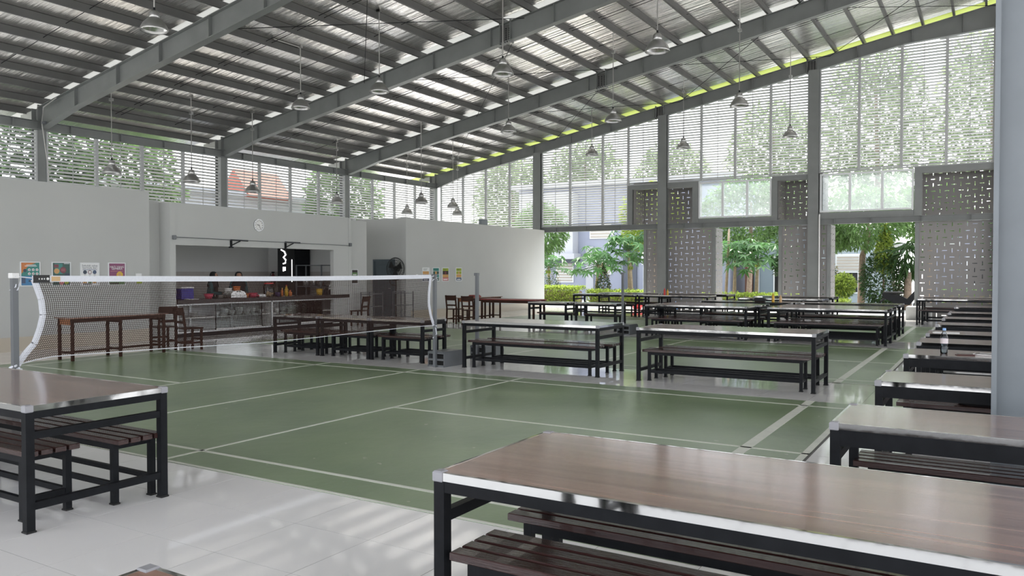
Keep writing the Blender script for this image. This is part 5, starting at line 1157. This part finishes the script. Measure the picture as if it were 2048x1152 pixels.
# houses
def house(lab, x0, x1, y0, y1, h, m, wins, loc_extra=()):
    t = thing('house', lab, 'building', (x0, y0, -0.24))
    w, d_ = x1 - x0, y1 - y0
    MB().box(0, w, 0, d_, 0, h).build('house_wall', m, t)
    MB().box(-0.4, w + 0.4, -0.5, d_ + 0.4, h, h + 0.25).build('roof_slab', M_BLDW, t)
    for (a, b, c, e, kind) in wins:
        f = MB().box(a - 0.08, b + 0.08, -0.06, 0.02, c - 0.08, e + 0.08).build('window', M_WFRAME, t)
        if kind == 'louvre':
            n = max(3, int((e - c)/0.16))
            for k in range(n): MB().box(a, b, -0.10, -0.06, c + (e - c)*k/n, c + (e - c)*(k + 0.55)/n).build('shutter_slat', M_SHUT, f)
        else: MB().box(a, b, -0.07, -0.058, c, e).build('pane', M_DARK, f)
    for ex in loc_extra: MB().box(*ex[:6]).build(ex[6], ex[7], t)
    return t
house('lavender and white two storey house behind the left opening', -27, -12.9, 45.5, 52, 7.2, M_BLD, [(5.3, 6.6, 3.95, 4.7, 'louvre'), (2.9, 4.0, 1.2, 2.45, 'louvre'), (5.6, 6.6, 1.7, 2.5, 'louvre'), (8.9, 9.7, 0.6, 2.2, 'pane'), (8.8, 9.9, 2.3, 2.9, 'louvre')],
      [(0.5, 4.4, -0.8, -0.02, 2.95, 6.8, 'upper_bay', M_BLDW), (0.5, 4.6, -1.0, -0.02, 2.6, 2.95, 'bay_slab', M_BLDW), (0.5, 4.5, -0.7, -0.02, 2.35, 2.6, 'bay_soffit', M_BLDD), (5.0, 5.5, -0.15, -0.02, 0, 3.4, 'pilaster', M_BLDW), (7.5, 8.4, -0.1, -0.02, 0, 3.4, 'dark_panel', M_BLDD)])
house('blue grey house behind the middle opening', -11.7, -9.0, 46.0, 50, 4.2, mat('blue_grey_wall', (0.22, 0.27, 0.31), 0.8), [(1.2, 1.9, 0.5, 2.3, 'pane')], [(0.1, 0.35, -0.1, -0.02, 0, 3.6, 'pilaster', M_BLDW), (2.3, 2.5, -0.1, -0.02, 0, 3.6, 'pilaster', M_BLDW), (-0.38, -0.02, -0.4, 1.5, 0, 2.6, 'brick_annex', mat('brown_brick_wall', (0.10, 0.045, 0.03), 0.8))])
house('pale blue house behind the right opening', -8.2, -4.8, 46.5, 50, 3.9, mat('pale_blue_wall', (0.36, 0.42, 0.46), 0.8), [(0.9, 2.0, 1.9, 2.7, 'louvre'), (0.95, 1.95, 0.7, 1.75, 'pane')])
t = thing('carport', 'small open carport roof seen right of the tall shrub', 'carport', (-4.4, 44.0, -0.24))
for k in range(6): MB().box(0, 3.2, k*0.35, k*0.35 + 0.25, 3.05 + 0.04*k, 3.09 + 0.04*k).build('roof_plank', M_WALL, t)
MB().box(0, 3.2, -0.06, 0, 2.9, 3.12).build('fascia', M_WALL, t)
for xx in (0.1, 3.0): MB().box(xx, xx + 0.1, 0, 0.1, 0, 3.0).build('post', M_POST, t)
t = thing('motorbike', 'dark motorbike parked in front of the palm clump', 'motorbike', (-2.95, 34.6, -0.05))
for xx in (-0.62, 0.62):
    m = MB(); m.tube([(xx + 0.27*math.cos(2*math.pi*k/20), 0, 0.29 + 0.27*math.sin(2*math.pi*k/20)) for k in range(21)], 0.045, 6, False); m.build('wheel', M_RUB, t, True)
MB().prism([(-0.75, 0.6), (-0.3, 0.35), (0.2, 0.32), (0.5, 0.75), (0.42, 0.95), (0.1, 0.55), (-0.2, 0.72), (-0.8, 0.78)], -0.13, 0.13).build('bodywork', M_BLACK, t)
MB().bbox(-0.75, -0.05, -0.12, 0.12, 0.74, 0.84, 0.03).build('seat', M_RUB, t); MB().tube([(0.42, -0.3, 1.0), (0.45, 0, 0.95), (0.42, 0.3, 1.0)], 0.016, 6).build('handlebar', M_POST, t); MB().tube([(0.45, 0, 0.95), (0.62, 0, 0.3)], 0.03, 6).build('fork', M_POST, t)
house('long pale house behind the right perforated screen', -2.6, 14, 47.5, 52, 4.4, M_BLD, [(1.5, 2.8, 1.2, 2.5, 'pane'), (5.5, 6.8, 1.2, 2.5, 'pane'), (10, 11.3, 1.2, 2.5, 'pane')])
hedge('clipped hedge behind the right perforated screen', -1.8, 6.0, 35.5, 0.9, M_LEAF, n=4200); random.seed(35)
for k, (x, y) in enumerate(((1.2, 37.5), (5.2, 38.5), (9.2, 38.0), (17.5, 24), (18.5, 14))):
    shrub('leafy_tree', 'garden tree right of the hall, %s in order of distance to the left' % ordn[k], x, y, [(3400, 0, 0, 2.9, 1.7, 1.5, 2.2, 0.28, M_LEAF if k % 2 else M_LEAFD, {'asp': 2.4})], ([(0, 0, 0), (0.1, 0, 1.5), (0, 0, 4)], [0.14, 0.12, 0.05]))
# behind the left louvres
random.seed(41)
for k, (x, y, h, s, m) in enumerate(((-27, 8.5, 6.5, 2.4, M_LEAF), (-26.5, 13, 6.8, 2.3, M_LEAFD), (-26.3, 17, 6.2, 2.0, M_LEAF), (-26.2, 28, 6.2, 2.0, M_LEAF))):
    shrub('tall_tree', 'tree behind the left louvred wall, %s from the front' % ordn[k], x, y, [(2600, 0, 0, h - s*0.8, s*0.8, s, s*1.2, 0.36, m)], ([(0, 0, 0), (0, 0, h - s)], [0.18, 0.1]))
t = thing('house', 'white house with red roof behind the left louvred wall', 'building', (-34, 18, -0.24))
MB().box(0, 5, 0, 14, 0, 5.2).build('house_wall', M_BLDW, t); MB().prism([(5.5, 5.2), (4.4, 6.5), (3.3, 5.2)], 6.4, 9.0, 'y').build('roof', M_ROOFR, t); MB().box(-0.3, 5.3, -0.3, 6.4, 5.2, 5.4).build('roof_slab', M_BLDW, t); MB().box(-0.3, 5.3, 9.0, 14.3, 5.2, 5.4).build('roof_slab', M_BLDW, t); MB().box(5, 5.03, 1, 3, 2.5, 4.3).build('window', M_DARK, t)
